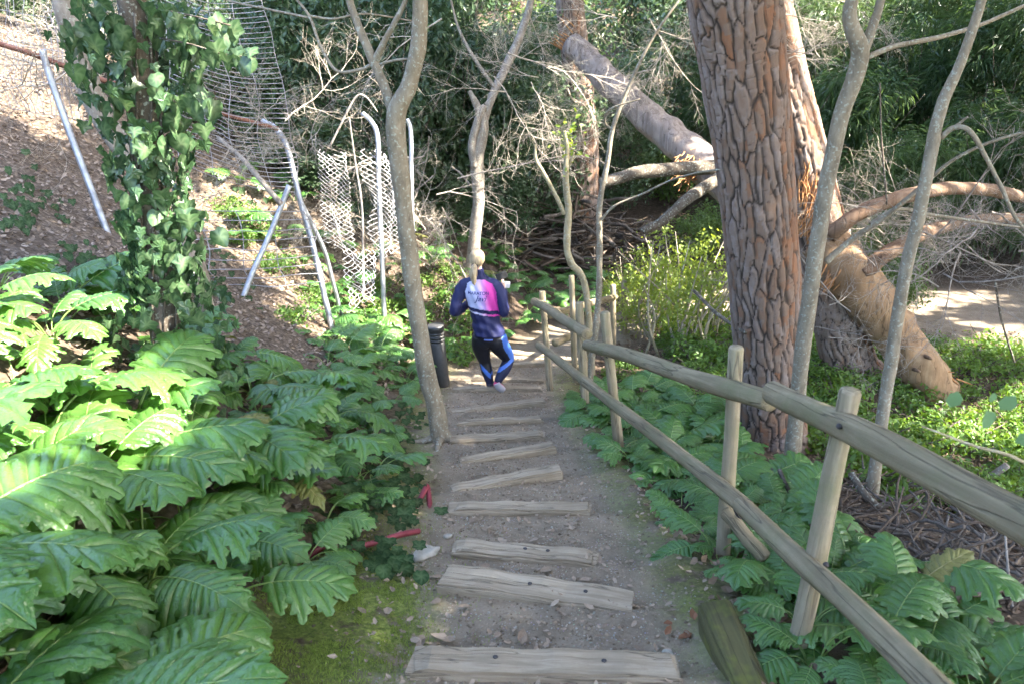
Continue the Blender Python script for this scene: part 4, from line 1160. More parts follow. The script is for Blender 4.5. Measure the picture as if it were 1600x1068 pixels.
def twig_thing(px, py, Y, s, rot, label, group, pale=True, k=0):
    o = bpy.data.objects.new('dead_branch', (TWP if pale else TW)[k % 3]); link(o)
    o.location = P(px, py, Y); o.rotation_euler = rot; o.scale = (s, s, s)
    tag(o, label, 'branch', group); return o
g = np.random.default_rng(5)
def tw_cluster(n, x0, x1, y0, y1, Y0, Y1, s0, s1, label, group, pale=True, down=False):
    for k in range(n):
        twig_thing(g.uniform(x0, x1), g.uniform(y0, y1), g.uniform(Y0, Y1), g.uniform(s0, s1),
                   (g.uniform(0, 6.3), g.uniform(-.4, .9) if down else g.uniform(-.9, .4), g.uniform(0, 6.3)), label, group, pale, k)
tw_cluster(9, 1200, 1290, -20, 110, 7.6, 8.6, .45, .7, 'bleached dead twig spray hanging beside the thick pine trunk', 'dead twigs by the thick pine', down=True)
tw_cluster(10, 690, 900, 0, 150, 11.5, 14.0, .8, 1.3, 'tangled bare grey branch hanging above the twisted pale trunk', 'bare branches above the twisted trunk', down=True)
tw_cluster(10, 930, 1100, 20, 200, 10.5, 14.5, .7, 1.2, 'pale bare twig tangle around the upper end of the fallen log', 'twigs around the fallen log', down=True)
tw_cluster(14, 1290, 1480, 320, 440, 8.8, 10.5, .55, .9, 'pale dry twigs sprouting around the stripped fallen log', 'twigs on the stripped log')
tw_cluster(14, 1420, 1640, 320, 450, 7.5, 10.5, .8, 1.2, 'grey arching bare branch tangle over the dirt trail', 'bare branches over the dirt trail', pale=False)
tw_cluster(14, 540, 680, 330, 430, 10.2, 11.5, .5, .9, 'sunlit dry vine tangle heaped against the chain-link mesh', 'dry vines at the chain-link mesh')
tw_cluster(12, 0, 160, 20, 140, 8.8, 10.0, .8, 1.2, 'pale dry stems standing on the litter slope by the rusty rail', 'dry stems by the rusty rail')
tw_cluster(8, 640, 730, 180, 370, 11, 12.5, .8, 1.2, 'drooping dry twigs between the slender tree and the twisted trunk', 'dry twigs behind the slender tree', pale=False, down=True)
tw_cluster(9, 300, 480, 180, 400, 8.8, 9.8, .6, 1.0, 'thin bare stick caught in the sagging wire panel', 'sticks in the wire panel')
tw_cluster(6, 1260, 1340, 440, 560, 8.4, 9.0, .5, .8, 'thin grey twig tangle under the leaning fallen log', 'twigs under the log', pale=False)

# single arching sticks by the mesh and in the background
for pts, rr, lab in (([P(515, 230, 10.0), P(535, 190, 10), P(556, 152, 10), P(572, 152, 10), P(590, 175, 10)], [.014, .013, .012, .01, .006], 'thin bare stem arching over beside the chain-link strip'),
                     ([P(568, 460, 9.8), P(566, 330, 10), P(556, 260, 10), P(546, 185, 10)], [.016, .014, .012, .006], 'thin pale upright stem in front of the chain-link mesh'),
                     ([P(1165, 520, 7.0), P(1120, 490, 8.0), P(1085, 455, 9.0)], [.018, .02, .022], 'dark bare stick slanting down to the thick pine'),
                     ([P(340, 215, 9.0), P(380, 250, 8.9), P(410, 285, 8.8), P(440, 320, 8.8)], [.02, .028, .03, .03], 'grey fallen branch lying on the bank beneath the wire panel'),
                     ([P(1375, 130, 9.0), P(1377, 210, 9.0), P(1380, 250, 9.0), P(1386, 320, 9.0)], [.009, .009, .012, .009], 'thin dark twig hanging straight down beyond the mottled tree'),
                     ([P(1555, 440, 8.0), P(1565, 500, 8.0), P(1585, 565, 8.0)], [.012, .011, .01], 'thin black stick leaning over the dirt trail'),
                     ([P(1570, 830, 4.2), P(1578, 920, 4.0), P(1588, 1000, 3.8), P(1590, 1100, 3.6)], [.006, .009, .010, .011], 'reddish thin stem rising in front of the twig heap'),
                     ([P(1330, 740, 5.6), P(1355, 775, 5.4), P(1395, 810, 5.3)], [.03, .028, .02], 'dark rotten branch lying on the slope below the railing')):
    o = empty('bare_stick', Vector(pts[-1])); tag(o, lab, 'stick')
    limb('stem', [Vector(p) for p in pts][::-1], rr[::-1], M['deadwood'] if 'dark' not in lab and 'black' not in lab else M['darkbark'], o, 7, 30, .12, 2)

# brush pile and twig heap
STICK = []
for k in range(6):
    g2 = np.random.default_rng(60 + k); L = 1.0
    pts = np.column_stack([np.linspace(-.5, .5, 7), g2.normal(0, .03, 7).cumsum(), g2.normal(0, .025, 7).cumsum()])
    mb = MB(); mb.tube(pts, np.linspace(.022, .010, 7), 6)
    j = pts[4]; mb.tube([j, j + [.12, .1, .08], j + [.2, .22, .1]], [.010, .007, .003], 4)
    STICK.append(mb.build('stick', M['brush' if k % 2 else 'brushbrown'], obj=False))
def heap(name, label, cen, rx, ry, h, n, smin, smax, seed, extra=None):
    root = empty(name, cen); tag(root, label, 'brush pile'); g2 = np.random.default_rng(seed)
    for k in range(n):
        a = g2.uniform(0, 6.28); q = g2.random() ** .6
        x, y = math.cos(a) * q * rx, math.sin(a) * q * ry
        o = link(bpy.data.objects.new('stick', STICK[k % 6]), root)
        z0 = Hs(cen[0] + x, cen[1] + y) - cen[2]
        o.location = (x, y, z0 + h * (1 - q) * g2.random() + .03)
        o.rotation_euler = (g2.uniform(0, 6.28), g2.normal(0, .28), g2.normal(0, .7) + (0 if g2.random() < .7 else 1.5))
        s = g2.uniform(smin, smax); o.scale = (s, s * .9, s * .9)
    return root
q = P(885, 385, 16.6); heap('brush_pile', 'big dark heap of dead branches in the hollow below the far pine', (q.x, 16.8, Hs(q.x, 16.8)), 2.6, 1.6, 1.5, 240, .9, 2.0, 4)
q = P(1500, 800, 4.9); heap('twig_heap', 'heap of dry twigs and sticks on the slope beyond the railing', (3.0, 4.9, Hs(3.0, 4.9)), 1.1, 1.5, .3, 200, .3, .9, 6)
for k, (px, py, a) in enumerate([(1440, 790, .3), (1415, 770, -.2), (1560, 850, .2), (1530, 760, .8)]):
    q = PG(px, py); o = empty('cut_stump', (q.x, q.y, Hs(q.x, q.y) - .05)); tag(o, ['short cut stake standing beside the twig heap', 'stubby cut sapling stump leaning by the twig heap', 'pale sawn stub sticking out of the twig heap', 'thick dead branch end jutting from the twig heap'][k], 'stump')
    limb('stub', [o.location, o.location + Vector((a * .12, 0, .16)), o.location + Vector((a * .25, -.05, .32))], [.04, .036, .034], M['pale'], o, 10, 10, .1, k)

# ------------------------------------------------------------------ shrubs and background woodland
def foliage_mesh(name, seed, n, leaf, size, shape, mat, clumps=26, hang=.0, clr=.33, up=.5):
    g = np.random.default_rng(seed)
    c = g.normal(0, 1, (clumps, 3)); c /= np.linalg.norm(c, axis=1)[:, None]; c *= (g.random((clumps, 1)) ** .35) * .8
    c *= np.array(shape); c[:, 2] += shape[2] * .95
    k = g.integers(0, clumps, n)
    d = g.normal(0, 1, (n, 3)); d /= np.linalg.norm(d, axis=1)[:, None]
    pos = c[k] + d * (g.random((n, 1)) ** .5) * clr * (.6 + .8 * g.random((clumps, 1))[k]) * np.array([1, 1, .75])
    pos[:, 2] = np.maximum(pos[:, 2], .02)
    nrm = d * .8 + g.normal(0, .5, (n, 3)) + np.array([0, 0, up]); 
    rot = rot_from(nrm, g.uniform(0, 6.28, n))
    if hang:
        # blades point outward and down
        yd = d + np.array([0, 0, -hang]); yd /= np.linalg.norm(yd, axis=1)[:, None]
        x = np.cross(yd, nrm); x /= np.linalg.norm(x, axis=1)[:, None]; z = np.cross(x, yd)
        rot = np.stack([x, yd, z], axis=2)
    tint = np.clip(.25 + .5 * g.random(n) + .3 * (g.random(clumps)[k] - .5), 0, 1)
    return scatter(name, leaf[0], leaf[1], pos, rot, size * g.uniform(.6, 1.25, n), mat, tint=tint, obj=False)
def stems_mesh(seed, shape, n=9, r=.02, mat='darkbark'):
    g = np.random.default_rng(seed); mb = MB()
    for k in range(n):
        e = g.normal(0, .5, 3) * np.array(shape); e[2] = shape[2] * g.uniform(.9, 1.8)
        mb.tube([(0, 0, -.1), e * .45 + g.normal(0, .06, 3), e], [r, r * .7, r * .25], 5, 9)
    return mb.build('stem', M[mat], obj=False)
KIND = {}
def kind(key, shape, n, leaf, size, mat, **k):
    stem = k.pop('stem', 'darkbark')
    KIND[key] = ([foliage_mesh('foliage', 300 + i + len(KIND) * 10, n, leaf, size, shape, M[mat], **k) for i in range(3)], [stems_mesh(400 + i, shape, mat=stem) for i in range(2)])
kind('dark', (1.25, 1.1, 1.3), 5200, LEAF_QUAD, .105, 'shrub_dark', clumps=40, clr=.42)
kind('mid', (1.0, 1.0, .9), 3800, LEAF_QUAD, .10, 'shrub_mid', clumps=34, clr=.36)
kind('bamboo', (1.3, 1.2, 1.6), 6500, LEAF_NARROW, .20, 'bamboo', clumps=44, hang=.7, clr=.45)
kind('spring', (.9, .7, .75), 1500, LEAF_OVAL, .065, 'yellowleaf', clumps=38, clr=.26, stem='paledead')
kind('low', (.55, .55, .2), 700, LEAF_OVAL, .075, 'herb', clumps=26, clr=.2)
kind('tall', (1.9, 1.6, 3.0), 9000, LEAF_QUAD, .15, 'shrub_dark', clumps=70, clr=.6)
nsh = [0]
def shrub(key, x, y, s, label, group, name='shrub', cat='shrub', sz=1.0, lift=0.0):
    root = empty(name, (x, y, Hs(x, y) - .05 + lift), R.uniform(0, 6.28)); tag(root, label, cat, group)
    f, st = KIND[key]; i = nsh[0]; nsh[0] += 1
    a = link(bpy.data.objects.new('foliage', f[i % 3]), root); a.scale = (s, s, s * sz)
    b = link(bpy.data.objects.new('stem', st[i % 2]), root); b.scale = (s, s, s * sz)
    return root
g = np.random.default_rng(12)
# hillside beyond the hollow: rows of evergreen shrubs, taller trees above
for y0, stepx, s0 in ((18.2, 1.9, 1.0), (20.5, 2.0, 1.15), (23.5, 2.3, 1.4), (27.0, 2.8, 1.7), (32, 3.4, 2.1), (38, 4.2, 2.6)):
    w = y0 * .70 + 2
    for x in np.arange(-w, w, stepx):
        xx = x + g.uniform(-.6, .6); yy = y0 + g.uniform(-.9, .9)
        if y0 < 20 and -1.4 < xx < 5.2: continue
        s = s0 * g.uniform(.8, 1.2)
        if xx > 4.5: shrub('bamboo', xx, yy, s, 'shrub with long narrow leaves on the slope beyond the dirt trail', 'narrow-leaved shrubs beyond the trail')
        elif (xx > 0 and g.random() < .35): shrub('mid', xx, yy, s, 'mid-green bushy shrub on the slope behind the brush pile', 'mid-green shrubs behind the brush pile')
        else: shrub('dark', xx, yy, s, 'dense dark evergreen shrub on the far hillside', 'dark evergreen shrubs on the far hillside')
# dark thicket behind the fence on the bank
for (px, py, Y, s) in [(330, 200, 12.5, 1.0), (420, 150, 12.8, 1.0), (480, 250, 12.6, .9), (540, 200, 13.0, 1.0), (430, 60, 13.5, 1.1), (520, 60, 14, 1.2), (600, 120, 14, 1.1), (300, 80, 12.5, 1.0), (650, 250, 14.5, .9), (700, 120, 15.5, 1.2), (620, 30, 15.5, 1.2), (220, 20, 12.5, 1.0), (580, 320, 12.3, .6), (690, 320, 14.5, .7)]:
    q = P(px, py, Y); gz = Hs(q.x, Y)
    shrub('dark', q.x, Y, s, 'dark evergreen shrub standing close behind the old wire fence', 'dark shrubs behind the wire fence', sz=max(.6, min(1.6, (q.z - gz) / 1.6)))
for (px, Y, s) in [(770, 15.4, 1.0), (830, 17.6, 1.2), (700, 16.5, 1.1), (980, 19.0, .9)]:
    q = P(px, 250, Y); shrub('tall', q.x, Y, s * .8, 'tall ivy-hung evergreen tree rising behind the twisted pale trunk', 'tall evergreens behind the twisted trunk', 'evergreen_tree', 'tree')
for (px, Y, s) in [(1330, 14.5, .9), (1400, 16.0, 1.0), (1480, 16.5, 1.0), (1560, 16.0, 1.0), (1640, 15.5, 1.0), (1250, 16.5, .9), (1100, 16.8, .8)]:
    q = P(px, 300, Y); shrub('bamboo' if px > 1380 else 'mid', q.x, Y, s, 'leafy shrub on the near edge of the slope behind the fallen log', 'shrubs behind the fallen log')
for (px, py, Y, s) in [(1350, 330, 12.5, .6), (1420, 320, 13, .6), (1310, 350, 11.8, .5)]:
    q = P(px, py, Y); shrub('mid', q.x, Y, s, 'bright green low bush between the fallen log and its branches', 'bright bushes by the fallen log', sz=1.2)
for (x, y, s) in [(-8.2, 9.5, .8), (-9.5, 11.5, 1.0), (-7.8, 12.2, .8), (-10.5, 9.0, 1.0), (-11, 13, 1.2), (-9, 14.5, 1.2), (-12.5, 11, 1.3), (-7.2, 14.5, 1.0), (-13, 15, 1.5), (-11, 17, 1.5)]:
    shrub('dark', x, y, s, 'dark evergreen shrub at the top of the bare litter slope', 'dark shrubs above the litter slope')
# sunlit spring bush behind the railing
for (px, Y, s) in [(1010, 11.8, .9), (1070, 11.2, 1.0), (1120, 11.8, 1.0), (1050, 12.8, 1.0), (985, 12.6, .7)]:
    q = P(px, 450, Y); shrub('spring', q.x, Y, s, 'airy sunlit bush with small yellow-green leaves behind the railing', 'sunlit bushes behind the railing', sz=1.25)
for k in range(10):
    px = g.uniform(970, 1120); Y = g.uniform(10.6, 11.6); a = P(px, 560, Y); a.z = Hs(a.x, Y) - .05
    o = empty('bush_shoot', a); tag(o, 'thin pale upright stem in the sunlit bush behind the railing', 'stem', 'stems in the sunlit bush')
    limb('stem', [a, a + Vector((g.normal(0, .1), 0, .6)), a + Vector((g.normal(0, .35), g.normal(0, .2), g.uniform(1.0, 1.6)))], [.022, .016, .006], M['lopped'], o, 7, 14, .1, k)
# low leafy herbs: flats by the fallen log and edges
spots = []
for k in range(2600):
    x = g.uniform(2.4, 9.5); y = g.uniform(6.0, 12.2)
    if math.hypot(x - pb.x, y - pb.y) < .6: continue
    if y > 11.6 - .12 * x and x > 5.0: continue
    if x > 4.2 + (y - 6) * 1.2: continue
    if y < 7.0 and x < 3.2: continue
    if all((x - a) ** 2 + (y - b) ** 2 > .2 for a, b in spots): spots.append((x, y))
HM = [(3.3, 7.2, 'behind the thick pine'), (2.6, 8.6, 'between the thick pine and the far trail'), (4.0, 9.0, 'in front of the wounded pine'), (4.0, 11.0, 'behind the wounded pine'), (5.2, 8.6, 'beside the buried end of the fallen log'), (5.4, 10.2, 'on the uphill side of the stripped log'),
      (3.9, 6.5, 'at the foot of the leaning mottled tree'), (6.6, 8.0, 'on the open flat in front of the dirt trail'), (6.8, 10.2, 'along the near edge of the dirt trail'), (5.3, 7.2, 'between the twig heap and the fallen log')]
for x, y in spots:
    kk = min(HM, key=lambda m: (m[0] - x) ** 2 + (m[1] - y) ** 2)[2]
    shrub('low', x, y, g.uniform(.65, 1.0), 'low bright green herb clump ' + kk, 'herb clumps ' + kk, 'herb_clump', 'plant')
for (px, py) in [(620, 480), (600, 450), (570, 500), (700, 470), (720, 510), (660, 440), (640, 500), (700, 430), (480, 470), (460, 500), (380, 350), (350, 330), (410, 370), (370, 380), (430, 420), (720, 560)]:
    q = PG(px, py); shrub('low', q.x, q.y, g.uniform(.5, .8), 'low bright herb clump at the foot of the old fence', 'herb clumps along the old fence', 'herb_clump', 'plant')
for (px, py) in [(1010, 600), (980, 570), (1060, 560), (1100, 600), (1130, 640), (1040, 540), (960, 590), (1090, 540)]:
    q = PG(px, py); shrub('low', q.x, q.y, g.uniform(.4, .6), 'low herb clump between the railing and the far trail', 'herb clumps between railing and trail', 'herb_clump', 'plant')

# fresh leaves on the lopped sapling
la = P(886, 215, 9.6); n = 70
pos = g.normal(0, 1, (n, 3)) * np.array([.09, .06, .16]) + np.array([0.02, 0, -.05])
o = scatter('fresh_leaves', *LEAF_OVAL, pos, rot_from(g.normal(0, 1, (n, 3)) + [0, 0, .5], g.uniform(0, 6.3, n)), g.uniform(.05, .09, n), M['yellowleaf'])
for t_ in [x for x in SC.objects if x.name.startswith('lopped_sapling')]: o.parent = t_; o.location = la - t_.location
o['kind'] = 'stuff'

# ground ivy around the hose
def creeper(label, pts, n, spread, s0, s1, group=None):
    cen = Vector(hp(*pts[0], 0)); root = empty('ground_ivy', cen); tag(root, label, 'ivy', group)
    for k in range(n):
        px, py = pts[g.integers(0, len(pts))]; q = PG(px + g.normal(0, spread), py + g.normal(0, spread * .6))
        o = link(bpy.data.objects.new('leaf', ivm[k % 3]), root); s = g.uniform(s0, s1)
        o.rotation_euler = (math.radians(-90) + g.normal(.3, .35), g.normal(0, .35), g.uniform(0, 6.28)); o.rotation_euler.order = 'XYZ'
        o.scale = (s, s, s); o.location = Vector((q.x, q.y, Hs(q.x, q.y) + g.uniform(.02, .14))) - cen
creeper('green ground ivy trailing over the red hose', [(540, 850), (570, 820), (610, 800), (630, 890), (590, 880), (520, 830), (560, 790), (600, 900), (640, 810)], 130, 22, .06, .11)
creeper('creeping ivy on the litter beside the forked tree root', [(620, 700), (600, 740), (640, 660), (640, 760)], 60, 18, .05, .09)
creeper('dark ivy mat around the foot of the ivy-clad tree', [(330, 400), (290, 440), (200, 440), (340, 460), (380, 330), (40, 300), (120, 420), (60, 350)], 170, 28, .06, .11)

# small leaf sprig reaching in beside the railing
sp0 = P(1700, 780, 2.1); sp0.z = Hs(sp0.x, 2.1)
sg = empty('leafy_sprig', sp0); tag(sg, 'sprig with a few round leaves reaching over the thick top rail', 'plant')
limb('stem', [sp0, P(1690, 800, 2.0), P(1600, 722, 1.9), P(1520, 695, 1.9), P(1440, 665, 1.9)], [.012, .008, .005, .004, .002], M['lopped'], sg, 6, 40, .05, 1)
for (px, py, s, a) in [(1484, 636, .052, .2), (1562, 640, .055, .5), (1545, 668, .065, -.5), (1585, 690, .06, 1.0), (1548, 628, .03, .0)]:
    V, F = LEAF_OVAL; vv = V * np.array([1.6, 1, 1])
    o = bulk('leaf', vv, F, M['sprig'], sg, attrs={'tint': np.full(7, .4)}); q = P(px, py, 1.88)
    o.matrix_basis = Matrix.Translation(q - sp0) @ Euler((math.radians(100), a, R.uniform(-.4, .4))).to_matrix().to_4x4() @ Matrix.Diagonal((s, s, s, 1))

# ------------------------------------------------------------------ the walking person
def remeshed(tubes, voxel, smooth_it=6, inflate=0.0):
    """Fuse closed lofts into one continuous surface. Each loft: list of (x,y,z,rx,ry) rings across Z-ish, or (p, r) chains."""
    mb = MB()
    for t in tubes:
        if t[0] == 'chain':
            mb.tube([q[:3] for q in t[1]], [q[3] + inflate for q in t[1]], 18, len(t[1]) * 6)
        elif t[0] == 'loft':
            rings = np.array(t[1], float); n = len(rings) * 6
            q = np.column_stack([crom(rings[:, :4], n), crom(np.column_stack([rings[:, :3], rings[:, 4]]), n)[:, 3]])
            a = np.arange(24) * 2 * np.pi / 24
            V = np.vstack([np.column_stack([p[0] + np.cos(a) * (p[3] + inflate), p[1] + np.sin(a) * (p[4] + inflate), np.full(24, p[2])]) for p in q])
            i = np.arange(24); j = (i + 1) % 24
            Qd = np.vstack([np.column_stack([k * 24 + i, k * 24 + j, (k + 1) * 24 + j, (k + 1) * 24 + i]) for k in range(n - 1)])
            V = np.vstack([V, q[0, :3], q[-1, :3]]); m = len(V)
            T = np.vstack([np.column_stack([j, i, np.full(24, m - 2)]), np.column_stack([(n - 1) * 24 + i, (n - 1) * 24 + j, np.full(24, m - 1)])])
            mb.add(V, Qd, T)
        elif t[0] == 'ball':
            x, y, z, rx, ry, rz = t[1]
            bm = bmesh.new(); bmesh.ops.create_icosphere(bm, subdivisions=3, radius=1)
            V = np.array([v.co for v in bm.verts]) * np.array([rx + inflate, ry + inflate, rz + inflate]) + np.array([x, y, z])
            T = np.array([[v.index for v in f.verts] for f in bm.faces]); bm.free(); mb.add(V, None, T)
    o = mb.build('tmp', None)
    md = o.modifiers.new('r', 'REMESH'); md.mode = 'VOXEL'; md.voxel_size = voxel
    ms = o.modifiers.new('s', 'SMOOTH'); ms.iterations = smooth_it; ms.factor = .5
    dg = bpy.context.evaluated_depsgraph_get()
    me = bpy.data.meshes.new_from_object(o.evaluated_get(dg))
    bpy.data.objects.remove(o)
    V = np.empty(len(me.vertices) * 3); me.vertices.foreach_get('co', V)
    me.polygons.foreach_set('use_smooth', np.ones(len(me.polygons), bool))
    return me, V.reshape(-1, 3)
def paint(me, c):
    a = me.attributes.new('paint', 'FLOAT_COLOR', 'POINT'); vv = np.ones((len(c), 4), np.float32); vv[:, :3] = c
    a.data.foreach_set('color', vv.ravel())

px_, py_ = -.205, 8.47
pz_ = float(base(8.62)) + .03
person = empty('person', (px_, py_, pz_)); person.rotation_euler = (0, 0, math.radians(-4))
tag(person, 'person with a blond ponytail in a navy, white and pink jacket walking down the steps', 'person')
TORSO = [(-.05, .0, .60, .155, .115), (-.05, -.005, .70, .175, .13), (-.08, .0, .80, .155, .115), (-.10, .0, .90, .142, .105), (-.125, .005, 1.05, .165, .115), (-.145, .0, 1.20, .185, .112), (-.15, .0, 1.29, .17, .092), (-.155, .005, 1.345, .105, .07), (-.16, .01, 1.385, .058, .055), (-.165, .012, 1.43, .048, .05)]
ARM_L = [(-.25, .0, 1.265, .058), (-.305, .0, 1.255, .064), (-.355, -.01, 1.20, .062), (-.40, -.04, 1.08, .055), (-.425, -.06, .97, .050), (-.40, .03, .945, .046), (-.345, .14, .96, .040), (-.31, .20, .98, .033)]
ARM_R = [(-.05, .0, 1.265, .058), (.005, .0, 1.255, .064), (.055, -.01, 1.20, .062), (.095, -.03, 1.07, .055), (.115, -.04, .96, .050), (.115, .04, .985, .046), (.10, .13, 1.10, .040), (.095, .17, 1.165, .032)]
LEG_L = [(-.135, .0, .66, .105), (-.145, .01, .56, .102), (-.135, .035, .45, .085), (-.11, .05, .335, .062), (-.085, .035, .23, .061), (-.06, .03, .12, .043), (-.05, .03, .05, .036)]
LEG_R = [(.035, .0, .66, .105), (.06, .01, .56, .104), (.115, .05, .46, .088), (.155, .075, .36, .064), (.12, .02, .265, .062), (.065, -.035, .175, .045), (.045, -.055, .12, .036)]
# body: one continuous surface with head, neck, hands
hand = []
def finger(base_, d1, d2, L, r):
    b = Vector(base_); d1 = Vector(d1).normalized(); d2 = Vector(d2).normalized()
    return ('chain', [tuple(b) + (r,), tuple(b + d1 * L * .5) + (r * .95,), tuple(b + d1 * L * .5 + d2 * L * .3) + (r * .85,), tuple(b + d1 * L * .5 + d2 * L * .5) + (r * .6,)])
hR = Vector((.093, .185, 1.20)); hL = Vector((-.30, .225, .985))
hand += [('chain', [(.095, .165, 1.155, .026), (.093, .18, 1.19, .034), (.09, .19, 1.225, .032), (.088, .192, 1.24, .02)])]
for k, (dx, L) in enumerate(((-.026, .075), (-.009, .085), (.009, .08), (.026, .062))):
    hand.append(finger((.09 + dx * .6, .195 + dx * .4, 1.232), (0, .45, 1), (-.3, .6, -.3), L, .0095))
hand.append(finger((.062, .18, 1.20), (-.8, .35, .5), (-.2, .5, .8), .065, .011))
hand += [('chain', [(-.31, .20, .98, .026), (-.30, .225, .985, .034), (-.29, .25, .985, .032), (-.285, .262, .985, .02)])]
for k, (dz, L) in enumerate(((.026, .075), (.009, .085), (-.009, .08), (-.026, .062))):
    hand.append(finger((-.285, .258, .985 + dz * .7), (.4, 1, 0), (.9, -.1, 0), L, .0095))
hand.append(finger((-.275, .22, 1.01), (.5, .5, .7), (.6, .6, 0), .065, .011))
head = [('ball', (-.175, .012, 1.555, .074, .088, .098)), ('ball', (-.172, .045, 1.505, .056, .062, .068)), ('chain', [(-.165, .01, 1.36, .05), (-.168, .012, 1.43, .047), (-.172, .015, 1.49, .05)]),
        ('ball', (-.175, .108, 1.53, .012, .016, .02)), ('ball', (-.248, .015, 1.535, .010, .02, .03)), ('ball', (-.100, .015, 1.535, .010, .02, .03)), ('ball', (-.175, .095, 1.492, .022, .012, .008)),
        ('ball', (-.20, .092, 1.555, .014, .010, .010)), ('ball', (-.148, .092, 1.555, .014, .010, .010))]
me, V = remeshed([('loft', TORSO)] + [('chain', c) for c in (ARM_L, ARM_R, LEG_L, LEG_R)] + head + hand, .0075, 3, -.006)
me.materials.append(M['skin']); o = link(bpy.data.objects.new('body', me), person)
# jacket
JT = [(-.05, -.005, .685, .178, .135), (-.05, -.005, .70, .186, .142), (-.065, .0, .78, .172, .13), (-.09, .0, .88, .158, .12), (-.12, .005, 1.03, .178, .128), (-.145, .0, 1.19, .198, .122), (-.15, .0, 1.285, .178, .10), (-.156, .005, 1.345, .11, .078), (-.162, .01, 1.385, .068, .064), (-.165, .012, 1.432, .060, .062), (-.165, .012, 1.44, .058, .06)]
me, V = remeshed([('loft', JT), ('chain', [q[:3] + (q[3] + .010,) for q in ARM_L]), ('chain', [q[:3] + (q[3] + .010,) for q in ARM_R])], .008, 4)
# soft folds in the cloth
x, y, z = V.T
fold = .006 * np.sin(z * 55 + x * 22 + 2 * np.sin(x * 17)) * sstep(1.25, .75, z) + .004 * np.sin(x * 70 + z * 30)
cxy = np.interp(z, [.7, 1.3], [-.05, -.15]); d = np.column_stack([x - cxy, y, 0 * z]); d /= np.linalg.norm(d, axis=1)[:, None] + 1e-6
V = V + d * fold[:, None]; me.vertices.foreach_set('co', V.astype(np.float32).ravel())
navy = np.array([.016, .019, .075]); colr = np.tile(navy, (len(V), 1))
xc = np.interp(z, [.7, 1.35], [-.06, -.155])
low = 1.005 - .16 * (x - xc)          # slanting lower edge of the pale panel
panel = (y < .03) & (z > low) & (z < 1.335) & (np.abs(x - xc) < np.interp(z, [1.0, 1.08, 1.2, 1.29, 1.335], [.165, .17, .168, .135, .06]))
tpk = sstep(-.07, .10, x - xc)
pale = np.array([.44, .46, .66]); lil = np.array([.55, .36, .72]); pink = np.array([.62, .05, .34])
pc = np.where(tpk[:, None] < .5, pale + (lil - pale) * (tpk[:, None] * 2), lil + (pink - lil) * (tpk[:, None] * 2 - 1))
colr[panel] = pc[panel]
stripe = (y < .03) & (np.abs(z - (low - .055)) < .011) & (np.abs(x - xc) < .172)
colr[stripe] = (np.array([.62, .60, .80]) * (1 - tpk[:, None]) + pink * tpk[:, None])[stripe]
me.materials.append(M['jacket']); paint(me, colr)
jk = link(bpy.data.objects.new('jacket', me), person); jk['label'] = 'navy sports jacket with a white to pink back panel'
jbvh = BVHTree.FromPolygons([tuple(v) for v in V], [tuple(p.vertices) for p in me.polygons])
# lettering on the back
def lettering(txt, x0, z0, size, shear=0.0):
    cu = bpy.data.curves.new('lettering', 'FONT'); cu.body = txt; cu.size = size; cu.shear = shear; cu.align_x = 'CENTER'; cu.offset = .0006
    to = bpy.data.objects.new('tmp', cu); COL.objects.link(to)
    dg = bpy.context.evaluated_depsgraph_get(); m = bpy.data.meshes.new_from_object(to.evaluated_get(dg)); bpy.data.objects.remove(to)
    bm = bmesh.new(); bm.from_mesh(m); bmesh.ops.triangulate(bm, faces=bm.faces[:])
    for v in bm.verts:
        X, Z = x0 + v.co.x, z0 + v.co.y
        h = jbvh.ray_cast(Vector((X, -1, Z)), Vector((0, 1, 0)))
        v.co = Vector((X, (h[0].y if h[0] else -.12) - .0035, Z))
    bm.to_mesh(m); bm.free(); m.materials.append(M['ink']); m.name = 'lettering'
    return link(bpy.data.objects.new('lettering', m), jk)
lettering('MARATON', -.155, 1.178, .048)
lettering('Javi', -.130, 1.105, .085, .35)
# leggings
LT = [(-.05, .0, .56, .12, .09), (-.05, .0, .62, .165, .125), (-.05, -.005, .68, .172, .128), (-.055, -.005, .74, .168, .124)]
me, V = remeshed([('loft', LT), ('chain', [q[:3] + (q[3] + .006,) for q in LEG_L]), ('chain', [q[:3] + (q[3] + .006,) for q in LEG_R]), ('ball', (-.11, -.045, .61, .085, .075, .09)), ('ball', (.02, -.045, .61, .085, .075, .09))], .008, 4)
x, y, z = V.T
blk = np.array([.008, .008, .012]); blue = np.array([.07, .17, .56]); nvy = np.array([.012, .015, .045])
colr = np.tile(blk, (len(V), 1))
rl_ = x > -.045 + (0.66 - z) * .02
cR = np.interp(z, [.12, .175, .265, .36, .46, .56, .66], [.045, .065, .12, .155, .115, .06, .035]); cL = np.interp(z, [.05, .12, .23, .335, .45, .56, .66], [-.05, -.06, -.085, -.11, -.135, -.145, -.135])
colr[rl_ & (z < .37)] = nvy; colr[~rl_ & (z < .2)] = nvy
colr[rl_ & (z > .40) & (x - cR > .062 - .02 * sstep(.66, .4, z)) & (x > .06)] = blue
band = .325 + .9 * (x - cR); colr[rl_ & (np.abs(z - band) < .030) & (z < .42)] = blue
band = .235 - 1.35 * (x - cL); colr[~rl_ & (np.abs(z - band) < .042) & (z < .33) & (x - cL > -.05)] = blue
colr[(np.abs(z - .665) < .007) & (np.abs(x + .05) < .05) & (y < 0)] = np.array([.16, .22, .62])
me.materials.append(M['legging']); paint(me, colr)
lgo = link(bpy.data.objects.new('leggings', me), person); lgo['label'] = 'black leggings with bright blue side stripes'
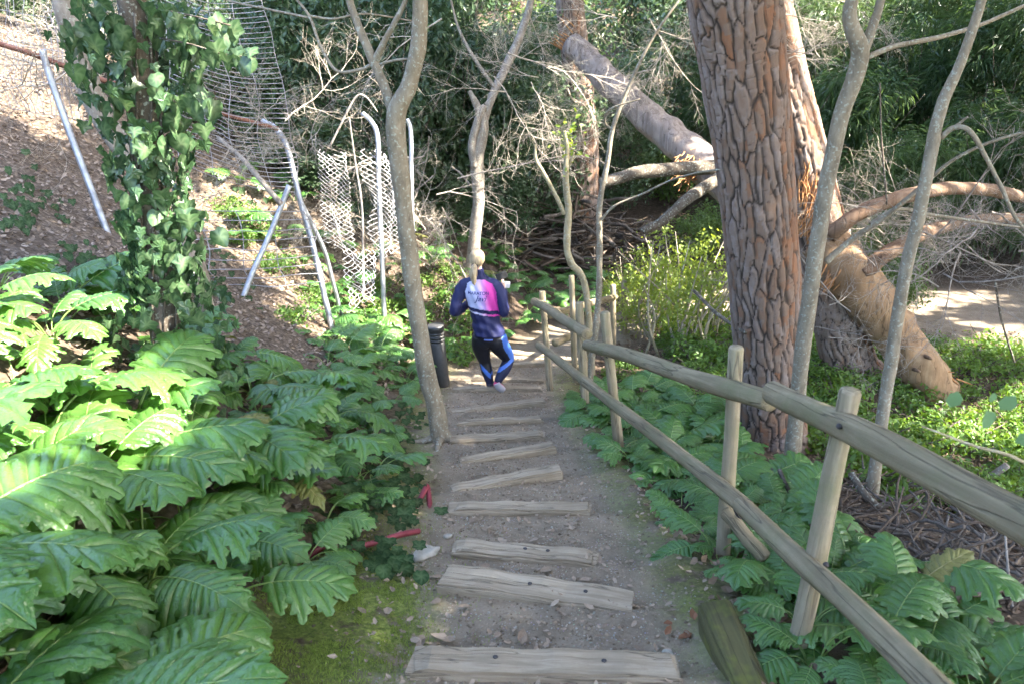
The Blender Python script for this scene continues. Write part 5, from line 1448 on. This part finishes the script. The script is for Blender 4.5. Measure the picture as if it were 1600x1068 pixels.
# shoes
me, V = remeshed([('chain', [(-.05, .0, .05, .042), (-.05, .03, .045, .045), (-.048, .10, .036, .044), (-.045, .17, .028, .032)]), ('chain', [(-.05, .02, .06, .04), (-.05, .02, .09, .042)])], .007, 3)
V[:, 2] = np.maximum(V[:, 2], .004); me.vertices.foreach_set('co', V.astype(np.float32).ravel()); me.materials.append(M['shoe_dark']); link(bpy.data.objects.new('shoe', me), person)
me, V = remeshed([('chain', [(.035, -.075, .135, .042), (.05, -.07, .10, .043), (.085, -.055, .055, .044), (.125, -.035, .018, .030)]), ('chain', [(.045, -.055, .12, .04), (.05, -.045, .155, .042)])], .007, 3)
paint(me, np.repeat(sstep(-.085, -.06, V[:, 1] + .3 * (V[:, 2] - .08) - .3 * (V[:, 0] - .06))[:, None], 3, 1))
me.materials.append(M['shoe']); so_ = link(bpy.data.objects.new('shoe', me), person); so_['label'] = 'grey and pink running shoe with its heel lifted'
# hair
me, V = remeshed([('ball', (-.176, .0, 1.562, .083, .092, .104)), ('ball', (-.178, -.045, 1.535, .068, .055, .075))], .008, 4)
keep = V.copy(); V[:, 1] = np.where((V[:, 1] > .055) & (V[:, 2] < 1.60), .055 + (V[:, 1] - .055) * .1, V[:, 1])
V[:, 0] += .0025 * np.sin(np.arctan2(V[:, 0] + .176, V[:, 1]) * 40); me.vertices.foreach_set('co', V.astype(np.float32).ravel())
me.materials.append(M['hair']); hr = link(bpy.data.objects.new('hair', me), person)
me, V = remeshed([('chain', [(-.19, -.085, 1.50, .024), (-.197, -.118, 1.475, .036), (-.203, -.135, 1.41, .042), (-.20, -.138, 1.36, .034), (-.194, -.14, 1.31, .018), (-.19, -.14, 1.285, .005)])], .007, 2)
V[:, 0] += .003 * np.sin(V[:, 0] * 420 + V[:, 2] * 9); me.vertices.foreach_set('co', V.astype(np.float32).ravel())
me.materials.append(M['hair']); link(bpy.data.objects.new('ponytail', me), hr)
A = np.linspace(0, 2 * np.pi, 17); mb = MB(); mb.tube(np.column_stack([-.192 + .03 * np.cos(A), -.098 + .012 * np.sin(A), 1.492 + .026 * np.sin(A)]), .007, 6); mb.build('hair_band', M['shoe_dark'], hr)
# the things held up in the hand
bm = box_arrays(.085, .03, .13, bev=.008); me = bpy.data.meshes.new('camera_case'); bm.to_mesh(me); bm.free(); me.materials.append(M['phone'])
ph = link(bpy.data.objects.new('phone', me)); Mx = person.matrix_basis.copy()
ph.location = Mx @ Vector((.075, .215, 1.305)); ph.rotation_euler = (-.15, 1.2, -.1)
tag(ph, 'black phone held up in the hand of the walking person', 'phone')
bm = bmesh.new(); bmesh.ops.create_grid(bm, x_segments=10, y_segments=10, size=.036)
for v in bm.verts: v.co.z = .012 * math.sin(v.co.x * 60) * math.cos(v.co.y * 45); 
me = bpy.data.meshes.new('paper_tissue'); bm.to_mesh(me); bm.free(); me.materials.append(M['white'])
o = link(bpy.data.objects.new('paper_tissue', me)); o.location = Mx @ Vector((.135, .175, 1.215)); o.rotation_euler = (1.4, .2, .3)
md = o.modifiers.new('t', 'SOLIDIFY'); md.thickness = .002
tag(o, 'crumpled white tissue in the hand of the walking person', 'tissue')

# ------------------------------------------------------------------ litter
DL = (np.array([(0, 0, 0), (.28, .3, .12), (.22, .75, .05), (0, 1.05, .16), (-.25, .7, .14), (-.26, .28, .03), (0, .5, -.02)]), LEAF_OVAL[1])
def litter(name, x, y, s0, s1, mat, up=.01, flat=.35):
    n = len(x); z = H(x, y)
    nr = np.column_stack([g.normal(0, flat, n), g.normal(0, flat, n), np.ones(n)])
    o = scatter(name, *DL, np.column_stack([x, y, z + up + g.random(n) * .012]), rot_from(nr, g.uniform(0, 6.28, n)), g.uniform(s0, s1, n), mat); return tag(o, kind='stuff')
n = 26000
x = g.uniform(-9, -1.2, n); y = g.uniform(1.0, 15, n); k = (x < cx(y) - 1.15 - .4 * sstep(4.8, 3.6, y))
tag(litter('leaf_litter', x[k], y[k], .03, .075, M['dryleaf_pale'], .012, .5), 'deep layer of dry brown leaves on the uphill bank', 'leaf litter')
n = 14000
x = g.uniform(.9, 9, n); y = g.uniform(1.5, 12, n); k = x > cx(y) + .85
tag(litter('leaf_litter', x[k], y[k], .03, .07, M['dryleaf'], .012, .5), 'scattered dry leaves on the downhill side', 'leaf litter')
n = 3400
y = g.uniform(2.0, 10.5, n); x = cx(y) + np.sign(g.normal(0, 1, n)) * np.abs(g.normal(.3, .4, n))
tag(litter('path_litter', x, y, .012, .045, M['dryleaf_path'], .010, .35), 'small bits of dry leaf scattered over the stepped path', 'leaf litter')
# gravel and crumbs of soil
PB = (np.array([(1, 0, 0), (-1, .1, 0), (0, 1, .1), (.1, -1, 0), (.1, 0, .7), (0, 0, -.5)]), np.array([(0, 2, 4), (2, 1, 4), (1, 3, 4), (3, 0, 4), (2, 0, 5), (1, 2, 5), (3, 1, 5), (0, 3, 5)]))
n = 5200
y = 2.0 + 8.5 * g.random(n) ** 1.3; x = cx(y) + g.normal(0, .42, n)
o = scatter('gravel', *PB, np.column_stack([x, y, H(x, y) + .002]), rot_from(np.column_stack([g.normal(0, .3, n), g.normal(0, .3, n), np.ones(n)]), g.uniform(0, 6.3, n)), .002 + .008 * g.random(n) ** 4, M['stone'])
tag(o, 'fine gravel and crumbs strewn over the path soil', 'gravel', kind='stuff')
k = NM('soil_crumb'); vec = k.coord('Object')
M['crumb'] = k.fin(k.mix(k.attr('tint'), k.ramp(k.noise(vec, 6, 4), [(.3, (.09, .066, .045)), (.7, (.17, .13, .09))]), (.30, .24, .17)), .95, .15)
n = 16000
y = 2.0 + 8.3 * g.random(n) ** 1.5; x = cx(y) + g.normal(0, .5, n)
o = scatter('soil_crumbs', *PB, np.column_stack([x, y, H(x, y)]), rot_from(np.column_stack([g.normal(0, .4, n), g.normal(0, .4, n), np.ones(n)]), g.uniform(0, 6.3, n)), .003 + .012 * g.random(n) ** 3, M['crumb'])
tag(o, 'loose brown crumbs of soil on the treads of the path', 'soil', kind='stuff')
# moss tuft
n = 16000
x = -.86 + g.normal(0, .25, n); y = 3.2 + g.normal(0, .5, n)
kk = fbm(x * 6, y * 6, 2) > -.1
x, y = x[kk], y[kk]; n = len(x)
o = scatter('moss', *LEAF_NARROW, np.column_stack([x, y, H(x, y)]), np.einsum('nij,jk->nik', rot_from(np.column_stack([g.normal(0, .5, n), g.normal(0, .5, n), np.ones(n)]), g.uniform(0, 6.3, n)), np.array([[1, 0, 0], [0, 0, -1], [0, 1, 0.]])), g.uniform(.010, .030, n), M['mossblade'])
tag(o, 'soft bright moss and tiny weeds covering the ground by the top steps', 'moss', kind='stuff')
# single fallen leaves that can be told apart
FL = [bulk('fallen_leaf', DL[0] * np.array([1, 1, 1 + .5 * k]), DL[1], M[m], obj=False, attrs={'tint': np.full(7, t)}, smooth=False) for k, (m, t) in enumerate((('dryleaf_path', .5), ('dryleaf', .8), ('dryleaf_path', .9), ('rustleaf', .5), ('yellow_fallen', .5)))]
def fallen(px, py, s, k, label, group=None):
    q = PG(px, py); o = link(bpy.data.objects.new('fallen_leaf', FL[k]))
    o.location = (q.x, q.y, Hs(q.x, q.y) + .018); o.scale = (s, s, s * .5); o.rotation_euler = (g.normal(0, .15), g.normal(0, .15), g.uniform(0, 6.3))
    tag(o, label, 'leaf', group)
for (px, py) in [(782, 978), (775, 912), (815, 993), (733, 945), (860, 948), (929, 955), (990, 1000), (905, 905), (700, 985), (640, 985), (605, 950), (560, 955), (690, 1010), (845, 850), (790, 840), (735, 815), (880, 818), (835, 865), (770, 865), (900, 822), (930, 870), (820, 905), (690, 895), (655, 1030), (1040, 960), (720, 875), (750, 885), (860, 890), (790, 1010), (950, 1010)]:
    fallen(px, py, g.uniform(.05, .09), int(g.integers(0, 3)), 'curled pale dry leaf lying on the soil of the stepped path', 'dry leaves on the path')
for (px, py) in [(665, 985), (680, 995), (655, 1000), (700, 1000), (672, 1010), (690, 985), (700, 1050), (670, 1060), (650, 1045), (690, 935), (705, 930)]:
    fallen(px, py, g.uniform(.06, .09), int(g.integers(0, 2)), 'brown curled leaf in the little drift at a timber step end', 'leaf drift at the step ends')
for (px, py) in [(1050, 975), (1070, 985), (1040, 988), (1085, 975), (1060, 995), (1095, 990)]:
    fallen(px, py, g.uniform(.05, .08), 3, 'rust-red dead leaf lying beside the mossy beam', 'rust-red leaves by the mossy beam')
fallen(768, 652, .06, 4, 'bright yellow leaf lying between two timber steps')
fallen(862, 748, .05, 4, 'bright yellow leaf on the end of a slanting timber step')

# ------------------------------------------------------------------ unseen canopy added for shade, its gaps cut for sun patches
SUNLIT = []    # (world point, radius): gaps in the canopy let the sun reach these
def lit_at(p, r): SUNLIT.append((Vector(p), r))
for (px, py, Y, r) in [(60, 440, 3.7, .42), (110, 500, 3.6, .42), (40, 560, 3.3, .40), (150, 570, 3.5, .3), (20, 480, 3.6, .4), (60, 430, 4.5, .5), (130, 455, 4.4, .45), (20, 470, 4.3, .5), (180, 520, 4.0, .35), (60, 520, 4.0, .5), (250, 590, 3.5, .3), (100, 620, 3.2, .3), (30, 640, 2.9, .3), (560, 450, 9.3, .7), (610, 340, 10.3, 1.1), (600, 410, 10.2, .9), (590, 280, 10.3, .9), (1262, 150, 9.7, .5), (1270, 250, 9.7, .5), (1275, 350, 9.7, .5),
                   (1340, 450, 9.3, .35), (1400, 520, 9.3, .45), (1440, 580, 9.2, .5), (1060, 330, 11.4, .8), (1060, 420, 11.4, .7), (905, 150, 17.2, .6), (1430, 400, 10, .5), (1210, 60, 8, .4), (560, 200, 9.6, .2)]:
    lit_at(P(px, py, Y), r)
for (px, py, r) in [(680, 440, .8), (640, 490, .6), (700, 500, .35), (860, 520, .6), (890, 500, .6), (1080, 480, .6), (1050, 570, .6), (1500, 600, 1.1), (1570, 640, 1.0), (1480, 660, .6), (1400, 640, .6), (1590, 560, .7), (1500, 462, .18), (1440, 485, .15), (1580, 520, .3), (390, 345, .7), (430, 370, .5), (350, 320, .6), (20, 150, .45), (50, 190, .35), (480, 420, .6), (530, 480, .5), (640, 400, .6), (690, 410, .6)]:
    lit_at(PG(px, py), r)
PLZ = 9.5
def to_plane(p): 
    t = (PLZ - p.z) / SUN.z; return (p.x + SUN.x * t, p.y + SUN.y * t)
gaps = [(to_plane(p), r) for p, r in SUNLIT]
GA = np.array([a for a, r in gaps]); GR = np.array([r for a, r in gaps])
g = np.random.default_rng(99)
cl = []
for x in np.arange(-8, 34, .43):
    for y in np.arange(-14, 24, .43):
        xx, yy = x + g.uniform(-.2, .2), y + g.uniform(-.2, .2)
        # ground shaded by this bit of canopy
        t = (PLZ - 1.0) / SUN.z; gx, gy = xx - SUN.x * t, yy - SUN.y * t
        if gx < -9 or gx > 14 or gy < -5 or gy > 24: continue
        d = np.hypot(GA[:, 0] - xx, GA[:, 1] - yy) - GR
        if d.min() < .46: continue
        thin = sstep(13.5, 17, gy) * .42
        if g.random() < thin: continue
        cl.append((xx, yy))
cl = np.array(cl)
ncr = 9
cent = np.array([(14.5, -6), (15, 1), (13, 7), (19, -2), (20, 6), (9, -8), (17, 17), (14, 13), (22, 12)], float)
own = np.argmin(np.hypot(cl[:, None, 0] - cent[None, :, 0], cl[:, None, 1] - cent[None, :, 1]), axis=1)
for k in range(ncr):
    pts = cl[own == k]
    if len(pts) < 5: continue
    cxk, cyk = cent[k]
    root = empty('unseen_shade_tree', (cxk, cyk, Hs(cxk, cyk) - .2)); tag(root, 'unseen evergreen tree added for shade, its crown left open for sun patches', 'tree', 'unseen trees added to shade the path')
    ol = root.location
    h = PLZ - ol.z
    limb('trunk', [ol, ol + Vector((.1, .1, h * .5)), ol + Vector((-.1, .2, h))], [.32, .25, .16], M['darkbark'], root, 14, 24, .1, k)
    mb = MB()
    for q in pts[::7]:
        e = np.array([q[0] - ol.x, q[1] - ol.y, PLZ - ol.z])
        mb.tube([(0, 0.1, h * .8), e * .5 + np.array([0, 0, h * .46]), e], [.07, .04, .01], 5)
    mb.build('branches', M['darkbark'], root)['kind'] = 'stuff'
    m = 92
    pos = np.repeat(np.column_stack([pts, np.full(len(pts), PLZ)]), m, 0) + g.normal(0, 1, (len(pts) * m, 3)) * np.array([.19, .19, .16])
    pos -= np.array(tuple(ol))
    n = len(pos)
    c_ = scatter('crown', *LEAF_QUAD, pos, rot_from(g.normal(0, 1, (n, 3)) + [0, 0, .6], g.uniform(0, 6.28, n)), g.uniform(.20, .36, n), M['needle'], root)
    c_['kind'] = 'stuff'
print('canopy clumps', len(cl), 'shrubs', nsh[0])
